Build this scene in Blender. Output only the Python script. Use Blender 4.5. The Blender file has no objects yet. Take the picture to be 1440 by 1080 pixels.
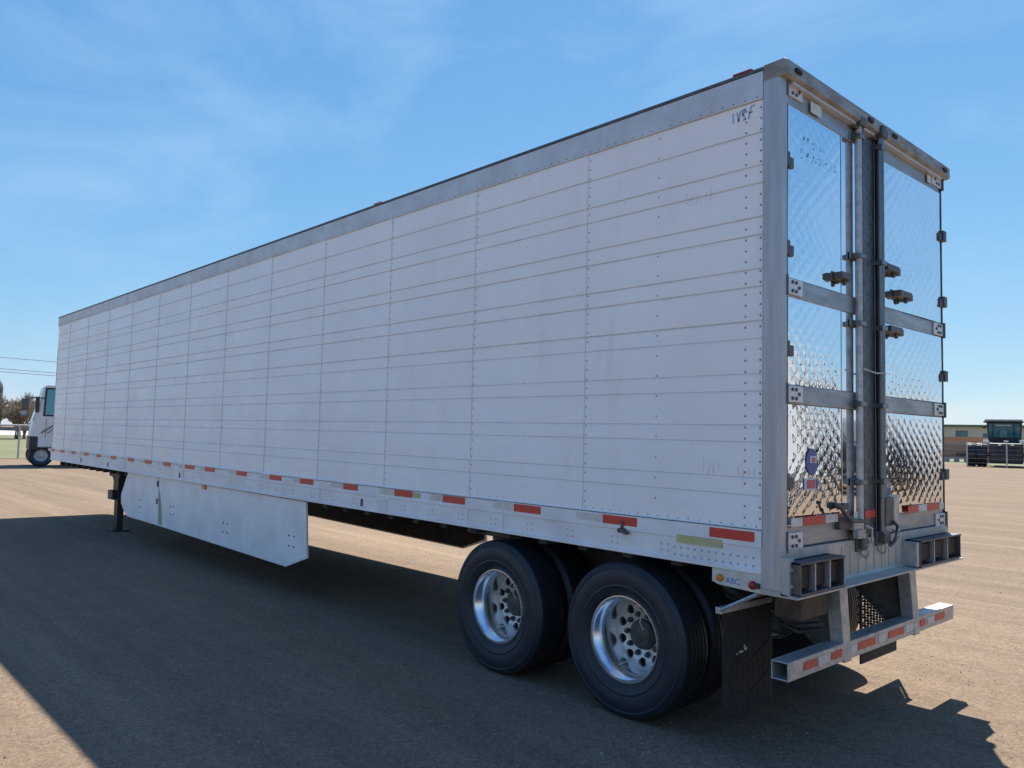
import bpy, math, random
import numpy as np
from mathutils import Vector, Matrix
from mathutils.geometry import delaunay_2d_cdt

random.seed(7)
SC = bpy.context.scene
COL = SC.collection
R = math.radians

# ---------------------------------------------------------------- camera
cam_d = bpy.data.cameras.new("camera")
cam = bpy.data.objects.new("camera", cam_d)
COL.objects.link(cam)
SC.camera = cam
CAM_POS = Vector((2.278, -4.2128, 1.8463))
yaw, pitch, roll = -0.8239, 0.0654, 0.0235
fw = Vector((math.sin(yaw) * math.cos(pitch), math.cos(yaw) * math.cos(pitch), math.sin(pitch)))
rt = Vector((math.cos(yaw), -math.sin(yaw), 0))
up = rt.cross(fw)
rt2 = rt * math.cos(roll) + up * math.sin(roll)
up2 = up * math.cos(roll) - rt * math.sin(roll)
m = Matrix((rt2, up2, -fw)).transposed().to_4x4()
m.translation = CAM_POS
cam.matrix_world = m
cam_d.sensor_width = 36.0
cam_d.lens = 1118.0 / 1440.0 * 36.0
cam_d.clip_start = 0.05
cam_d.clip_end = 6000

# ---------------------------------------------------------------- light
SUN_TO = Vector((-0.38, 0.688, 1.0)).normalized()          # direction towards the sun
SUN_EL = math.asin(SUN_TO.z)
SUN_ROT = math.atan2(SUN_TO.x, SUN_TO.y)
world = bpy.data.worlds.new("World")
SC.world = world
world.use_nodes = True
wn, wl = world.node_tree.nodes, world.node_tree.links
wn.clear()
w_out = wn.new("ShaderNodeOutputWorld")
w_bg = wn.new("ShaderNodeBackground")
w_sky = wn.new("ShaderNodeTexSky")
w_sky.sky_type = 'NISHITA'
w_sky.sun_disc = False
w_sky.sun_elevation = SUN_EL
w_sky.sun_rotation = SUN_ROT
w_sky.altitude = 300
w_sky.air_density = 1.0
w_sky.dust_density = 0.1
w_sky.ozone_density = 5.0
SKY_STRENGTH = 0.0605
w_bg.inputs['Strength'].default_value = SKY_STRENGTH
# thin cirrus veils, by direction
w_tc = wn.new("ShaderNodeTexCoord")
w_map = wn.new("ShaderNodeMapping")
w_map.inputs['Rotation'].default_value = (0.3, 0.2, 0.6)
w_map.inputs['Scale'].default_value = (1.3, 2.6, 5.0)
w_no = wn.new("ShaderNodeTexNoise")
w_no.inputs['Scale'].default_value = 1.6
w_no.inputs['Detail'].default_value = 7
w_no.inputs['Roughness'].default_value = 0.55
w_no.inputs['Distortion'].default_value = 0.4
w_rmp = wn.new("ShaderNodeMapRange")
w_rmp.inputs['From Min'].default_value = 0.47
w_rmp.inputs['From Max'].default_value = 0.80
w_rmp.inputs['To Max'].default_value = 0.75
w_mix = wn.new("ShaderNodeMixRGB")
w_mix.inputs['Color2'].default_value = (3.6, 5.8, 8.6, 1)
wl.new(w_tc.outputs['Generated'], w_map.inputs['Vector'])
wl.new(w_map.outputs['Vector'], w_no.inputs['Vector'])
wl.new(w_no.outputs['Fac'], w_rmp.inputs['Value'])
wl.new(w_rmp.outputs['Result'], w_mix.inputs['Fac'])
w_sep = wn.new("ShaderNodeSeparateColor")                # the camera's rendering of the blue: one curve per channel, the same in every direction
w_cmb = wn.new("ShaderNodeCombineColor")
wl.new(w_sky.outputs['Color'], w_sep.inputs['Color'])
for ch, ref, out, pw in (('Red', 1.68, 1.60, 0.95), ('Green', 2.99, 3.85, 0.66), ('Blue', 5.75, 7.35, 0.33)):
    a_ = wn.new("ShaderNodeMath"); a_.operation = 'DIVIDE'; a_.inputs[1].default_value = ref
    b_ = wn.new("ShaderNodeMath"); b_.operation = 'POWER'; b_.inputs[1].default_value = pw
    c_ = wn.new("ShaderNodeMath"); c_.operation = 'MULTIPLY'; c_.inputs[1].default_value = out
    wl.new(w_sep.outputs[ch], a_.inputs[0])
    wl.new(a_.outputs[0], b_.inputs[0])
    wl.new(b_.outputs[0], c_.inputs[0])
    wl.new(c_.outputs[0], w_cmb.inputs[ch])
wl.new(w_cmb.outputs['Color'], w_mix.inputs['Color1'])
wl.new(w_mix.outputs['Color'], w_bg.inputs['Color'])
wl.new(w_bg.outputs['Background'], w_out.inputs['Surface'])

sun_d = bpy.data.lights.new("sun", 'SUN')
sun_d.energy = 5.0
sun_d.angle = R(0.53)
sun_d.color = (1.0, 0.975, 0.89)
sun = bpy.data.objects.new("sun", sun_d)
COL.objects.link(sun)
sun.rotation_euler = (-SUN_TO).to_track_quat('-Z', 'Y').to_euler()
sun.location = (-10, 20, 30)

SC.view_settings.view_transform = 'Standard'
SC.view_settings.look = 'None'
SC.view_settings.exposure = 0.87
SC.view_settings.gamma = 1.0
SC.view_settings.use_curve_mapping = False
SC.cycles.max_bounces = 8


# ---------------------------------------------------------------- materials
def mat(name, c1, c2=None, rough=0.5, metal=0.0, nscale=3.0, bump=0.0, bscale=40.0, detail=5.0, stretch=(1, 1, 1),
        lo=0.38, hi=0.65, rough2=None, spec=0.5, emit=None):
    """a surface mottled between two of its own colours, with fine relief"""
    M = bpy.data.materials.new(name)
    M.use_nodes = True
    n, l = M.node_tree.nodes, M.node_tree.links
    b = n['Principled BSDF']
    b.inputs['Roughness'].default_value = rough
    b.inputs['Metallic'].default_value = metal
    b.inputs['Specular IOR Level'].default_value = spec
    b.inputs['Base Color'].default_value = (*c1, 1)
    tc = n.new('ShaderNodeTexCoord')
    mp = n.new('ShaderNodeMapping')
    mp.inputs['Scale'].default_value = stretch
    l.new(tc.outputs['Object'], mp.inputs['Vector'])
    if c2 is not None or rough2 is not None:
        t = n.new('ShaderNodeTexNoise')
        t.inputs['Scale'].default_value = nscale
        t.inputs['Detail'].default_value = detail
        t.inputs['Roughness'].default_value = 0.6
        l.new(mp.outputs['Vector'], t.inputs['Vector'])
        mr = n.new('ShaderNodeMapRange')
        mr.inputs['From Min'].default_value = lo
        mr.inputs['From Max'].default_value = hi
        l.new(t.outputs['Fac'], mr.inputs['Value'])
        if c2 is not None:
            mx = n.new('ShaderNodeMixRGB')
            mx.inputs['Color1'].default_value = (*c1, 1)
            mx.inputs['Color2'].default_value = (*c2, 1)
            l.new(mr.outputs['Result'], mx.inputs['Fac'])
            l.new(mx.outputs['Color'], b.inputs['Base Color'])
        if rough2 is not None:
            mr2 = n.new('ShaderNodeMapRange')
            mr2.inputs['To Min'].default_value = rough
            mr2.inputs['To Max'].default_value = rough2
            l.new(mr.outputs['Result'], mr2.inputs['Value'])
            l.new(mr2.outputs['Result'], b.inputs['Roughness'])
    if bump > 0:
        t2 = n.new('ShaderNodeTexNoise')
        t2.inputs['Scale'].default_value = bscale
        t2.inputs['Detail'].default_value = 4
        l.new(mp.outputs['Vector'], t2.inputs['Vector'])
        bp = n.new('ShaderNodeBump')
        bp.inputs['Strength'].default_value = bump
        bp.inputs['Distance'].default_value = 0.02
        l.new(t2.outputs['Fac'], bp.inputs['Height'])
        l.new(bp.outputs['Normal'], b.inputs['Normal'])
    return M


def ground_material():
    M = bpy.data.materials.new("packed_sandy_gravel")
    M.use_nodes = True
    n, l = M.node_tree.nodes, M.node_tree.links
    b = n['Principled BSDF']
    b.inputs['Roughness'].default_value = 0.95
    b.inputs['Specular IOR Level'].default_value = 0.15
    tc = n.new('ShaderNodeTexCoord')

    def noise(scale, detail, rough=0.6, stretch=None, rot=0):
        t = n.new('ShaderNodeTexNoise')
        t.inputs['Scale'].default_value = scale
        t.inputs['Detail'].default_value = detail
        t.inputs['Roughness'].default_value = rough
        if stretch:
            mp = n.new('ShaderNodeMapping')
            mp.inputs['Rotation'].default_value = (0, 0, rot)
            mp.inputs['Scale'].default_value = stretch
            l.new(tc.outputs['Object'], mp.inputs['Vector'])
            l.new(mp.outputs['Vector'], t.inputs['Vector'])
        else:
            l.new(tc.outputs['Object'], t.inputs['Vector'])
        return t.outputs['Fac']

    def ramp(v, a, c, lo=0.0, hi=1.0):
        r = n.new('ShaderNodeMapRange')
        r.inputs['From Min'].default_value = a
        r.inputs['From Max'].default_value = c
        r.inputs['To Min'].default_value = lo
        r.inputs['To Max'].default_value = hi
        l.new(v, r.inputs['Value'])
        return r.outputs['Result']

    def mix(f, c1, c2, mode='MIX'):
        x = n.new('ShaderNodeMixRGB')
        x.blend_type = mode
        if isinstance(f, float):
            x.inputs['Fac'].default_value = f
        else:
            l.new(f, x.inputs['Fac'])
        for s, c in ((x.inputs['Color1'], c1), (x.inputs['Color2'], c2)):
            if isinstance(c, tuple):
                s.default_value = (*c, 1)
            else:
                l.new(c, s)
        return x.outputs['Color']

    big = ramp(noise(0.22, 6), 0.35, 0.68)
    c = mix(big, GROUND_A, GROUND_B)
    mid = ramp(noise(2.3, 8, 0.75), 0.38, 0.68, 0.0, 0.7)
    c = mix(mid, c, GROUND_C)
    # wheel tracks: long streaks in two driving directions
    st = ramp(noise(1.0, 5, 0.6, (0.05, 1.6, 1), R(8)), 0.44, 0.64, 0.0, 0.75)
    c = mix(st, c, GROUND_D)
    st2 = ramp(noise(1.0, 7, 0.7, (0.10, 1.7, 1), R(-62)), 0.48, 0.68, 0.0, 0.8)
    c = mix(st2, c, GROUND_C)
    blot = ramp(noise(9, 6, 0.75), 0.52, 0.72, 1.0, 0.82)
    c = mix(1.0, c, blot, 'MULTIPLY')
    # small stones: lighter and darker specks
    vo = n.new('ShaderNodeTexVoronoi')
    vo.inputs['Scale'].default_value = 58
    l.new(tc.outputs['Object'], vo.inputs['Vector'])
    sp = ramp(vo.outputs['Color'], 0.0, 1.0, 0.70, 1.27)
    c = mix(1.0, c, sp, 'MULTIPLY')
    fine = ramp(noise(150, 3, 0.7), 0.3, 0.7, 0.8, 1.2)
    c = mix(1.0, c, fine, 'MULTIPLY')
    l.new(c, b.inputs['Base Color'])
    bp = n.new('ShaderNodeBump')
    bp.inputs['Strength'].default_value = 0.55
    bp.inputs['Distance'].default_value = 0.012
    l.new(noise(45, 6, 0.7), bp.inputs['Height'])
    bp2 = n.new('ShaderNodeBump')
    bp2.inputs['Strength'].default_value = 0.5
    bp2.inputs['Distance'].default_value = 0.05
    l.new(noise(1.6, 5, 0.6), bp2.inputs['Height'])
    l.new(bp.outputs['Normal'], bp2.inputs['Normal'])
    l.new(bp2.outputs['Normal'], b.inputs['Normal'])
    return M


GROUND_A = (0.2443, 0.1691, 0.1139)
GROUND_B = (0.1992, 0.1407, 0.0969)
GROUND_C = (0.1617, 0.1174, 0.0834)
GROUND_D = (0.2707, 0.1904, 0.1324)


def panel_material():
    """white gel-coat side skin: chalky paint with faint grime, scuffs and slow waviness"""
    M = bpy.data.materials.new("weathered_white_skin")
    M.use_nodes = True
    n, l = M.node_tree.nodes, M.node_tree.links
    b = n['Principled BSDF']
    tc = n.new('ShaderNodeTexCoord')

    def noise(scale, detail, stretch=(1, 1, 1), rough=0.6):
        t = n.new('ShaderNodeTexNoise')
        t.inputs['Scale'].default_value = scale
        t.inputs['Detail'].default_value = detail
        t.inputs['Roughness'].default_value = rough
        mp = n.new('ShaderNodeMapping')
        mp.inputs['Scale'].default_value = stretch
        l.new(tc.outputs['Object'], mp.inputs['Vector'])
        l.new(mp.outputs['Vector'], t.inputs['Vector'])
        return t.outputs['Fac']

    def ramp(v, a, c, lo=0.0, hi=1.0):
        r = n.new('ShaderNodeMapRange')
        for k, x in zip(('From Min', 'From Max', 'To Min', 'To Max'), (a, c, lo, hi)):
            r.inputs[k].default_value = x
        l.new(v, r.inputs['Value'])
        return r.outputs['Result']

    mx = n.new('ShaderNodeMixRGB')
    mx.inputs['Color1'].default_value = (0.86, 0.86, 0.86, 1)
    mx.inputs['Color2'].default_value = (0.80, 0.795, 0.79, 1)
    l.new(ramp(noise(1.1, 6, (1, 1, 0.8)), 0.38, 0.7), mx.inputs['Fac'])
    mx2 = n.new('ShaderNodeMixRGB')
    mx2.inputs['Color2'].default_value = (0.66, 0.63, 0.59, 1)
    l.new(mx.outputs['Color'], mx2.inputs['Color1'])
    l.new(ramp(noise(2.0, 6, (2.2, 1, 0.35), 0.7), 0.55, 0.8, 0, 0.45), mx2.inputs['Fac'])
    mx3 = n.new('ShaderNodeMixRGB')                          # chalky wiped patches
    mx3.inputs['Color2'].default_value = (0.89, 0.89, 0.89, 1)
    l.new(mx2.outputs['Color'], mx3.inputs['Color1'])
    l.new(ramp(noise(3.2, 8, (0.5, 1, 1.6), 0.75), 0.56, 0.66, 0, 0.8), mx3.inputs['Fac'])
    l.new(mx3.outputs['Color'], b.inputs['Base Color'])
    l.new(ramp(noise(2.6, 5, (0.6, 1, 1.5)), 0.35, 0.7, 0.24, 0.46), b.inputs['Roughness'])
    bp = n.new('ShaderNodeBump')
    bp.inputs['Strength'].default_value = 0.7
    bp.inputs['Distance'].default_value = 0.02
    l.new(noise(1.7, 2, (0.8, 1, 1.6)), bp.inputs['Height'])
    l.new(bp.outputs['Normal'], b.inputs['Normal'])
    return M


M_GROUND = ground_material()
M_PANEL = panel_material()
M_BEAD = mat("brown_bead", (0.58, 0.53, 0.47), (0.70, 0.665, 0.62), 0.6, nscale=2.2, stretch=(1.5, 1, 1))  # tan-brown strip colour for the upper beads
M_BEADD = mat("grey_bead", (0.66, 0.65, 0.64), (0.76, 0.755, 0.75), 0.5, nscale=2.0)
M_RIVET = mat("rivet_grey", (0.23, 0.23, 0.235), (0.32, 0.315, 0.31), 0.5, 0.3, nscale=30)
M_RIVETW = mat("rivet_painted", (0.42, 0.42, 0.43), (0.5, 0.5, 0.5), 0.35, nscale=30)
M_LAP = mat("old_sealant", (0.50, 0.50, 0.51), (0.60, 0.59, 0.59), 0.7, nscale=6)
M_SEAM = mat("dark_joint", (0.12, 0.12, 0.12), (0.2, 0.19, 0.18), 0.7, nscale=9)
M_RAILW = mat("white_rail_paint", (0.80, 0.80, 0.81), (0.68, 0.67, 0.67), 0.38, nscale=2.5, stretch=(1, 1, 1.5), bump=0.05, bscale=20)
M_ALU = mat("dull_aluminium", (0.62, 0.62, 0.62), (0.52, 0.52, 0.52), 0.48, 0.45, nscale=3, rough2=0.6, bump=0.04, bscale=30)
M_STEEL = mat("brushed_stainless", (0.50, 0.50, 0.52), (0.44, 0.44, 0.445), 0.48, 0.65, nscale=4, stretch=(6, 6, 0.4), rough2=0.6)
M_BAND = mat("door_band_metal", (0.40, 0.405, 0.415), (0.33, 0.335, 0.34), 0.42, 0.8, nscale=5, stretch=(1, 0.6, 3), rough2=0.55)
M_HEADER = mat("weathered_header", (0.36, 0.335, 0.30), (0.25, 0.22, 0.185), 0.5, 0.5, nscale=4, stretch=(1, 1.5, 4), rough2=0.7)
M_SILL = mat("dirty_sill", (0.52, 0.49, 0.44), (0.44, 0.41, 0.36), 0.5, 0.35, nscale=4, stretch=(1, 2, 0.6), rough2=0.65)
M_SEALM = mat("embossed_edge_metal", (0.20, 0.205, 0.215), (0.13, 0.135, 0.14), 0.35, 0.8, nscale=22, bump=0.5, bscale=45)
M_PLATE = mat("pale_hinge_metal", (0.70, 0.70, 0.69), (0.60, 0.60, 0.59), 0.4, 0.3, nscale=18)
M_MIRROR = mat("mirror_stainless", (0.80, 0.82, 0.85), (0.76, 0.78, 0.81), 0.03, 1.0, nscale=7, rough2=0.07, lo=0.45, hi=0.75)
M_GALV = mat("galvanised", (0.52, 0.52, 0.51), (0.40, 0.395, 0.385), 0.45, 0.65, nscale=20, rough2=0.6)
M_DKMET = mat("dark_hinge_steel", (0.085, 0.085, 0.09), (0.14, 0.13, 0.125), 0.5, 0.5, nscale=14)
M_RODDK = mat("lock_rod_steel", (0.22, 0.23, 0.24), (0.15, 0.155, 0.16), 0.38, 0.85, nscale=6, stretch=(8, 8, 0.6))
M_RUBBER = mat("black_rubber", (0.014, 0.014, 0.016), (0.022, 0.022, 0.022), 0.72, nscale=30)
M_TYRE = mat("tyre_rubber", (0.013, 0.018, 0.027), (0.022, 0.025, 0.031), 0.5, nscale=9, bump=0.08, bscale=60)
M_RIM = mat("polished_rim", (0.92, 0.93, 0.95), (0.86, 0.86, 0.87), 0.20, 1.0, nscale=4, rough2=0.28)
M_DISC = mat("dusty_wheel_disc", (0.74, 0.71, 0.68), (0.62, 0.59, 0.55), 0.38, 0.6, nscale=12, rough2=0.6)
M_HUB = mat("greasy_hub", (0.045, 0.05, 0.047), (0.10, 0.10, 0.09), 0.45, 0.3, nscale=18, bump=0.3, bscale=50)
M_UNDER = mat("undercarriage_black", (0.020, 0.019, 0.019), (0.05, 0.042, 0.035), 0.75, nscale=6)
M_UNDERG = mat("road_grimed_steel", (0.16, 0.155, 0.15), (0.08, 0.072, 0.065), 0.6, 0.4, nscale=7, bump=0.1)
M_RUST = mat("rusty_brown", (0.11, 0.075, 0.045), (0.06, 0.045, 0.03), 0.8, nscale=12)
M_RED = mat("red_reflective_tape", (0.60, 0.045, 0.03), (0.50, 0.04, 0.03), 0.35, nscale=25)
M_WHT = mat("aged_white_tape", (0.66, 0.64, 0.58), (0.54, 0.51, 0.45), 0.45, nscale=14)
M_YEL = mat("faded_yellow_sticker", (0.50, 0.47, 0.20), (0.42, 0.41, 0.28), 0.5, nscale=16)
M_SKIRT = mat("white_skirt_plastic", (0.83, 0.83, 0.83), (0.70, 0.695, 0.685), 0.4, nscale=2.2, lo=0.42, hi=0.72, bump=0.1, bscale=3)
M_STAIN = mat("brown_grime_stain", (0.30, 0.27, 0.20), (0.45, 0.42, 0.35), 0.7, nscale=8, stretch=(2, 1, 0.5))
M_REDLENS = mat("red_lens", (0.30, 0.012, 0.012), (0.22, 0.01, 0.01), 0.15, nscale=30)
M_AMBER = mat("amber_lens", (0.62, 0.24, 0.03), (0.5, 0.18, 0.02), 0.2, nscale=30)
M_DKLENS = mat("dark_red_lens", (0.022, 0.015, 0.019), (0.016, 0.014, 0.018), 0.5, nscale=20, spec=0.2)
M_BLUE = mat("blue_print", (0.12, 0.19, 0.50), None, 0.5)
M_INK = mat("faded_blue_ink", (0.26, 0.36, 0.48), (0.44, 0.52, 0.60), 0.5, nscale=40)
M_GHOST = mat("etched_ghost_lettering", (0.60, 0.62, 0.66), (0.80, 0.82, 0.85), 0.10, 1.0, nscale=45)
M_DECBLUE = mat("blue_decal", (0.04, 0.06, 0.22), (0.09, 0.12, 0.34), 0.4, nscale=30)
M_DECRED = mat("red_decal", (0.55, 0.10, 0.11), (0.45, 0.08, 0.10), 0.4, nscale=30)
M_DECWHT = mat("white_decal", (0.62, 0.60, 0.66), (0.5, 0.49, 0.58), 0.4, nscale=30)
M_GLASS = mat("teal_glass", (0.05, 0.30, 0.36), (0.06, 0.34, 0.40), 0.12, nscale=1)
M_DKGLASS = mat("dark_green_glass", (0.02, 0.10, 0.11), (0.05, 0.19, 0.2), 0.1, nscale=1.3)
M_CABGLASS = mat("green_cab_glass", (0.03, 0.15, 0.15), (0.07, 0.24, 0.23), 0.12, nscale=1.1)
M_TRUCKW = mat("truck_white_paint", (0.72, 0.72, 0.72), (0.64, 0.635, 0.62), 0.3, nscale=1)
M_BLACKP = mat("black_plastic", (0.02, 0.021, 0.023), (0.035, 0.035, 0.036), 0.5, nscale=5)
M_SCREEN = mat("navy_screen_cloth", (0.016, 0.026, 0.045), (0.026, 0.038, 0.056), 0.8, nscale=0.8, stretch=(1, 1, 0.6), bump=0.5, bscale=2.5)
M_BEIGE = mat("beige_wall", (0.74, 0.58, 0.43), (0.68, 0.54, 0.41), 0.8, nscale=0.4)
M_GREENR = mat("pale_green_roof", (0.17, 0.22, 0.15), (0.14, 0.19, 0.13), 0.95, nscale=0.5, spec=0.05)
M_WOODA = mat("orange_brown_timber", (0.62, 0.30, 0.14), (0.50, 0.24, 0.11), 0.8, nscale=1.2, stretch=(0.3, 0.3, 3))
M_WOODB = mat("dark_brown_timber", (0.42, 0.22, 0.14), (0.32, 0.17, 0.115), 0.8, nscale=1.2, stretch=(0.3, 0.3, 3))
M_CONC = mat("pale_concrete", (0.50, 0.48, 0.43), (0.42, 0.40, 0.36), 0.9, nscale=2)
M_GRASS = mat("dry_green_grass", (0.125, 0.13, 0.055), (0.19, 0.165, 0.085), 0.95, nscale=0.35, bump=0.6, bscale=3)
M_ROAD = mat("pale_gravel_road", (0.56, 0.52, 0.45), (0.50, 0.46, 0.40), 0.95, nscale=0.05)
M_BARK = mat("grey_brown_bark", (0.12, 0.095, 0.07), (0.17, 0.14, 0.11), 0.9, nscale=4)
M_TWIG = mat("bare_twigs", (0.27, 0.20, 0.14), (0.34, 0.26, 0.19), 0.9, nscale=1)
M_GREYM = mat("grey_galvanised_bar", (0.14, 0.14, 0.15), (0.2, 0.2, 0.2), 0.6, 0.2, nscale=1)
M_SILO = mat("dark_tank_steel", (0.010, 0.013, 0.026), (0.016, 0.02, 0.034), 0.6, 0.0, nscale=0.2)
M_WIRE = mat("wire_grey", (0.12, 0.13, 0.15), None, 0.6)
M_PEB = mat("pebble_stone", (0.32, 0.255, 0.19), (0.16, 0.135, 0.11), 0.9, nscale=1.7)


# ---------------------------------------------------------------- mesh helpers
class MB:
    def __init__(s):
        s.v, s.f, s.mi, s.sm = [], [], [], []

    def add(s, vs, fs, mi=0, smooth=False):
        o = len(s.v)
        s.v += [tuple(p) for p in vs]
        for f in fs:
            s.f.append([i + o for i in f])
            s.mi.append(mi)
            s.sm.append(smooth)
        return s

    def box(s, x0, x1, y0, y1, z0, z1, mi=0):
        vs = [(x, y, z) for z in (z0, z1) for y in (y0, y1) for x in (x0, x1)]
        return s.add(vs, [(0, 2, 3, 1), (4, 5, 7, 6), (0, 1, 5, 4), (2, 6, 7, 3), (0, 4, 6, 2), (1, 3, 7, 5)], mi)

    def hexa(s, p, mi=0):
        """eight corners: four of the bottom ring then four of the top ring"""
        return s.add(p, [(3, 2, 1, 0), (4, 5, 6, 7), (0, 1, 5, 4), (1, 2, 6, 5), (2, 3, 7, 6), (3, 0, 4, 7)], mi)

    def prism(s, poly, axis, a0, a1, mi=0):
        """poly in the two remaining axes (xyz order) extruded along axis"""
        def pt(q, a):
            q = list(q)
            q.insert(axis, a)
            return tuple(q)
        n = len(poly)
        vs = [pt(q, a0) for q in poly] + [pt(q, a1) for q in poly]
        fs = [tuple(range(n))[::-1], tuple(range(n, 2 * n))]
        fs += [(i, (i + 1) % n, n + (i + 1) % n, n + i) for i in range(n)]
        return s.add(vs, fs, mi)

    def tube(s, pts, r, n=8, mi=0, r1=None, caps=True):
        pts = [Vector(p) for p in pts]
        k = len(pts)
        vs, fs = [], []
        for i, p in enumerate(pts):
            d = (pts[min(i + 1, k - 1)] - pts[max(i - 1, 0)]).normalized()
            a = Vector((0, 0, 1)) if abs(d.z) < 0.9 else Vector((1, 0, 0))
            u = d.cross(a).normalized()
            w = d.cross(u)
            rr = r if r1 is None else r + (r1 - r) * i / max(1, k - 1)
            for j in range(n):
                t = 2 * math.pi * j / n
                vs.append(p + (u * math.cos(t) + w * math.sin(t)) * rr)
        for i in range(k - 1):
            for j in range(n):
                fs.append((i * n + j, i * n + (j + 1) % n, (i + 1) * n + (j + 1) % n, (i + 1) * n + j))
        s.add(vs, fs, mi, True)
        if caps:
            s.add(vs[:n], [tuple(range(n))[::-1]], mi)
            s.add(vs[-n:], [tuple(range(n))], mi)
        return s

    def lathe(s, prof, axis=1, n=48, mi=0, c=(0, 0, 0), closed=False):
        """profile (radius, height along axis)"""
        vs, fs = [], []
        k = len(prof)
        for (r, h) in prof:
            for j in range(n):
                t = 2 * math.pi * j / n
                q = [r * math.cos(t), r * math.sin(t)]
                q.insert(axis, h)
                vs.append((q[0] + c[0], q[1] + c[1], q[2] + c[2]))
        for i in range(k if closed else k - 1):
            a, b = i * n, ((i + 1) % k) * n
            for j in range(n):
                fs.append((a + j, a + (j + 1) % n, b + (j + 1) % n, b + j))
        return s.add(vs, fs, mi, True)

    def build(s, name, mats, parent=None, bevel=0.0, angle=35):
        me = bpy.data.meshes.new(name)
        me.from_pydata(s.v, [], s.f)
        if not isinstance(mats, (list, tuple)):
            mats = [mats]
        for x in mats:
            me.materials.append(x)
        me.polygons.foreach_set('material_index', s.mi)
        me.polygons.foreach_set('use_smooth', s.sm)
        me.update()
        import bmesh
        bm = bmesh.new()
        bm.from_mesh(me)
        bmesh.ops.recalc_face_normals(bm, faces=bm.faces)
        bm.to_mesh(me)
        bm.free()
        if any(s.sm):
            me.set_sharp_from_angle(angle=R(angle))
        return link(name, me, parent, bevel)


def link(name, me, parent=None, bevel=0.0):
    o = bpy.data.objects.new(name, me)
    COL.objects.link(o)
    if parent is not None:
        o.parent = parent
        o.matrix_parent_inverse = Matrix.Translation(-wloc(parent))
    if bevel > 0:
        b = o.modifiers.new('bevel', 'BEVEL')
        b.width = bevel
        b.segments = 2
        b.limit_method = 'ANGLE'
        b.harden_normals = False
    return o


def wloc(o):
    return o['_w'] and Vector(o['_w']) if '_w' in o.keys() else Vector((0, 0, 0))


def tag(o, label=None, cat=None, group=None, kind=None):
    if label:
        o['label'] = label
    if cat:
        o['category'] = cat
    if group:
        o['group'] = group
    if kind:
        o['kind'] = kind
    return o


def thing(name, label, cat, loc=(0, 0, 0), group=None):
    o = bpy.data.objects.new(name, None)
    COL.objects.link(o)
    o.location = loc
    o.empty_display_size = 0.3
    tag(o, label, cat, group)
    return o


def at(o, loc, rz=0.0):
    """place a part built round its own origin"""
    o.location = loc
    o.rotation_euler = (0, 0, rz)
    return o


def dup(o, parent=None):
    c = o.copy()
    COL.objects.link(c)
    if parent is not None:
        c.parent = parent
        c.matrix_parent_inverse = o.matrix_parent_inverse.copy()
    for ch in o.children:
        dup(ch, c)
    return c


def text_mesh(txt, size, depth=0.0):
    cu = bpy.data.curves.new('lettering', 'FONT')
    cu.body = txt
    cu.size = size
    cu.extrude = depth
    cu.align_x = 'LEFT'
    ob = bpy.data.objects.new('lettering', cu)
    COL.objects.link(ob)
    dg = bpy.context.evaluated_depsgraph_get()
    me = bpy.data.meshes.new_from_object(ob.evaluated_get(dg))
    bpy.data.objects.remove(ob)
    return me


# ---------------------------------------------------------------- setting
def struct(name, mb, mats):
    return tag(mb.build(name, mats), kind='structure')


g = MB()
xs = [-3000, -120, -40, -20, -8, 4, 20, 60, 3000]
ys = [-3000, -60, -12, -4, 6, 20, 50, 120, 3000]
vs = [(x, y, 0.0) for y in ys for x in xs]
fs = [(j * 9 + i, j * 9 + i + 1, (j + 1) * 9 + i + 1, (j + 1) * 9 + i) for j in range(8) for i in range(8)]
g.add(vs, fs)
struct('ground', g, M_GROUND)

# verge and road beyond the fence on the left; verge on the right
g = MB().add([(-48, -60, .004), (-48, 72, .004), (-340, 140, .004), (-340, -60, .004)], [(0, 1, 2, 3)])
struct('grass_verge', g, M_GRASS)
g = MB().add([(-160, -60, .008), (-160, 110, .008), (-345, 160, .008), (-345, -60, .008)], [(0, 1, 2, 3)])
struct('gravel_road', g, M_ROAD)
g = MB().add([(-60, 80, .004), (-15, 92, .004), (-15, 140, .004), (-60, 140, .004)], [(0, 1, 2, 3)])
struct('grass_strip', g, M_GRASS)

# loose stones on the packed ground
rng = np.random.default_rng(3)
N = 15000
px = CAM_POS.x + rng.uniform(-1, 1, N) * 0
ang = rng.uniform(R(-90), R(-5), N)
dist = 2.2 + 16 * rng.random(N) ** 1.5
px = CAM_POS.x + np.sin(ang) * dist
py = CAM_POS.y + np.cos(ang) * dist
sz_ = rng.uniform(0.003, 0.009, N) * np.where(rng.random(N) > 0.97, 1.9, 1.0) * np.where(rng.random(N) > 0.996, 2.0, 1.0)
rz_ = rng.uniform(0, 6.28, N)
base = np.array([(1, 0, 0), (0, 1, 0), (-1, 0, 0), (0, -1, 0), (0, 0, .75)])
V = np.zeros((N, 5, 3))
jit = rng.uniform(0.7, 1.25, (N, 5, 1))
bb = base[None] * jit
V[:, :, 0] = (bb[:, :, 0] * np.cos(rz_)[:, None] - bb[:, :, 1] * np.sin(rz_)[:, None]) * sz_[:, None] + px[:, None]
V[:, :, 1] = (bb[:, :, 0] * np.sin(rz_)[:, None] + bb[:, :, 1] * np.cos(rz_)[:, None]) * sz_[:, None] + py[:, None]
V[:, :, 2] = bb[:, :, 2] * sz_[:, None] - 0.0005
F = (np.array([(0, 1, 4), (1, 2, 4), (2, 3, 4), (3, 0, 4)])[None] + 5 * np.arange(N)[:, None, None]).reshape(-1, 3)
me = bpy.data.meshes.new('loose_gravel')
me.from_pydata(V.reshape(-1, 3).tolist(), [], F.tolist())
me.materials.append(M_PEB)
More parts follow.
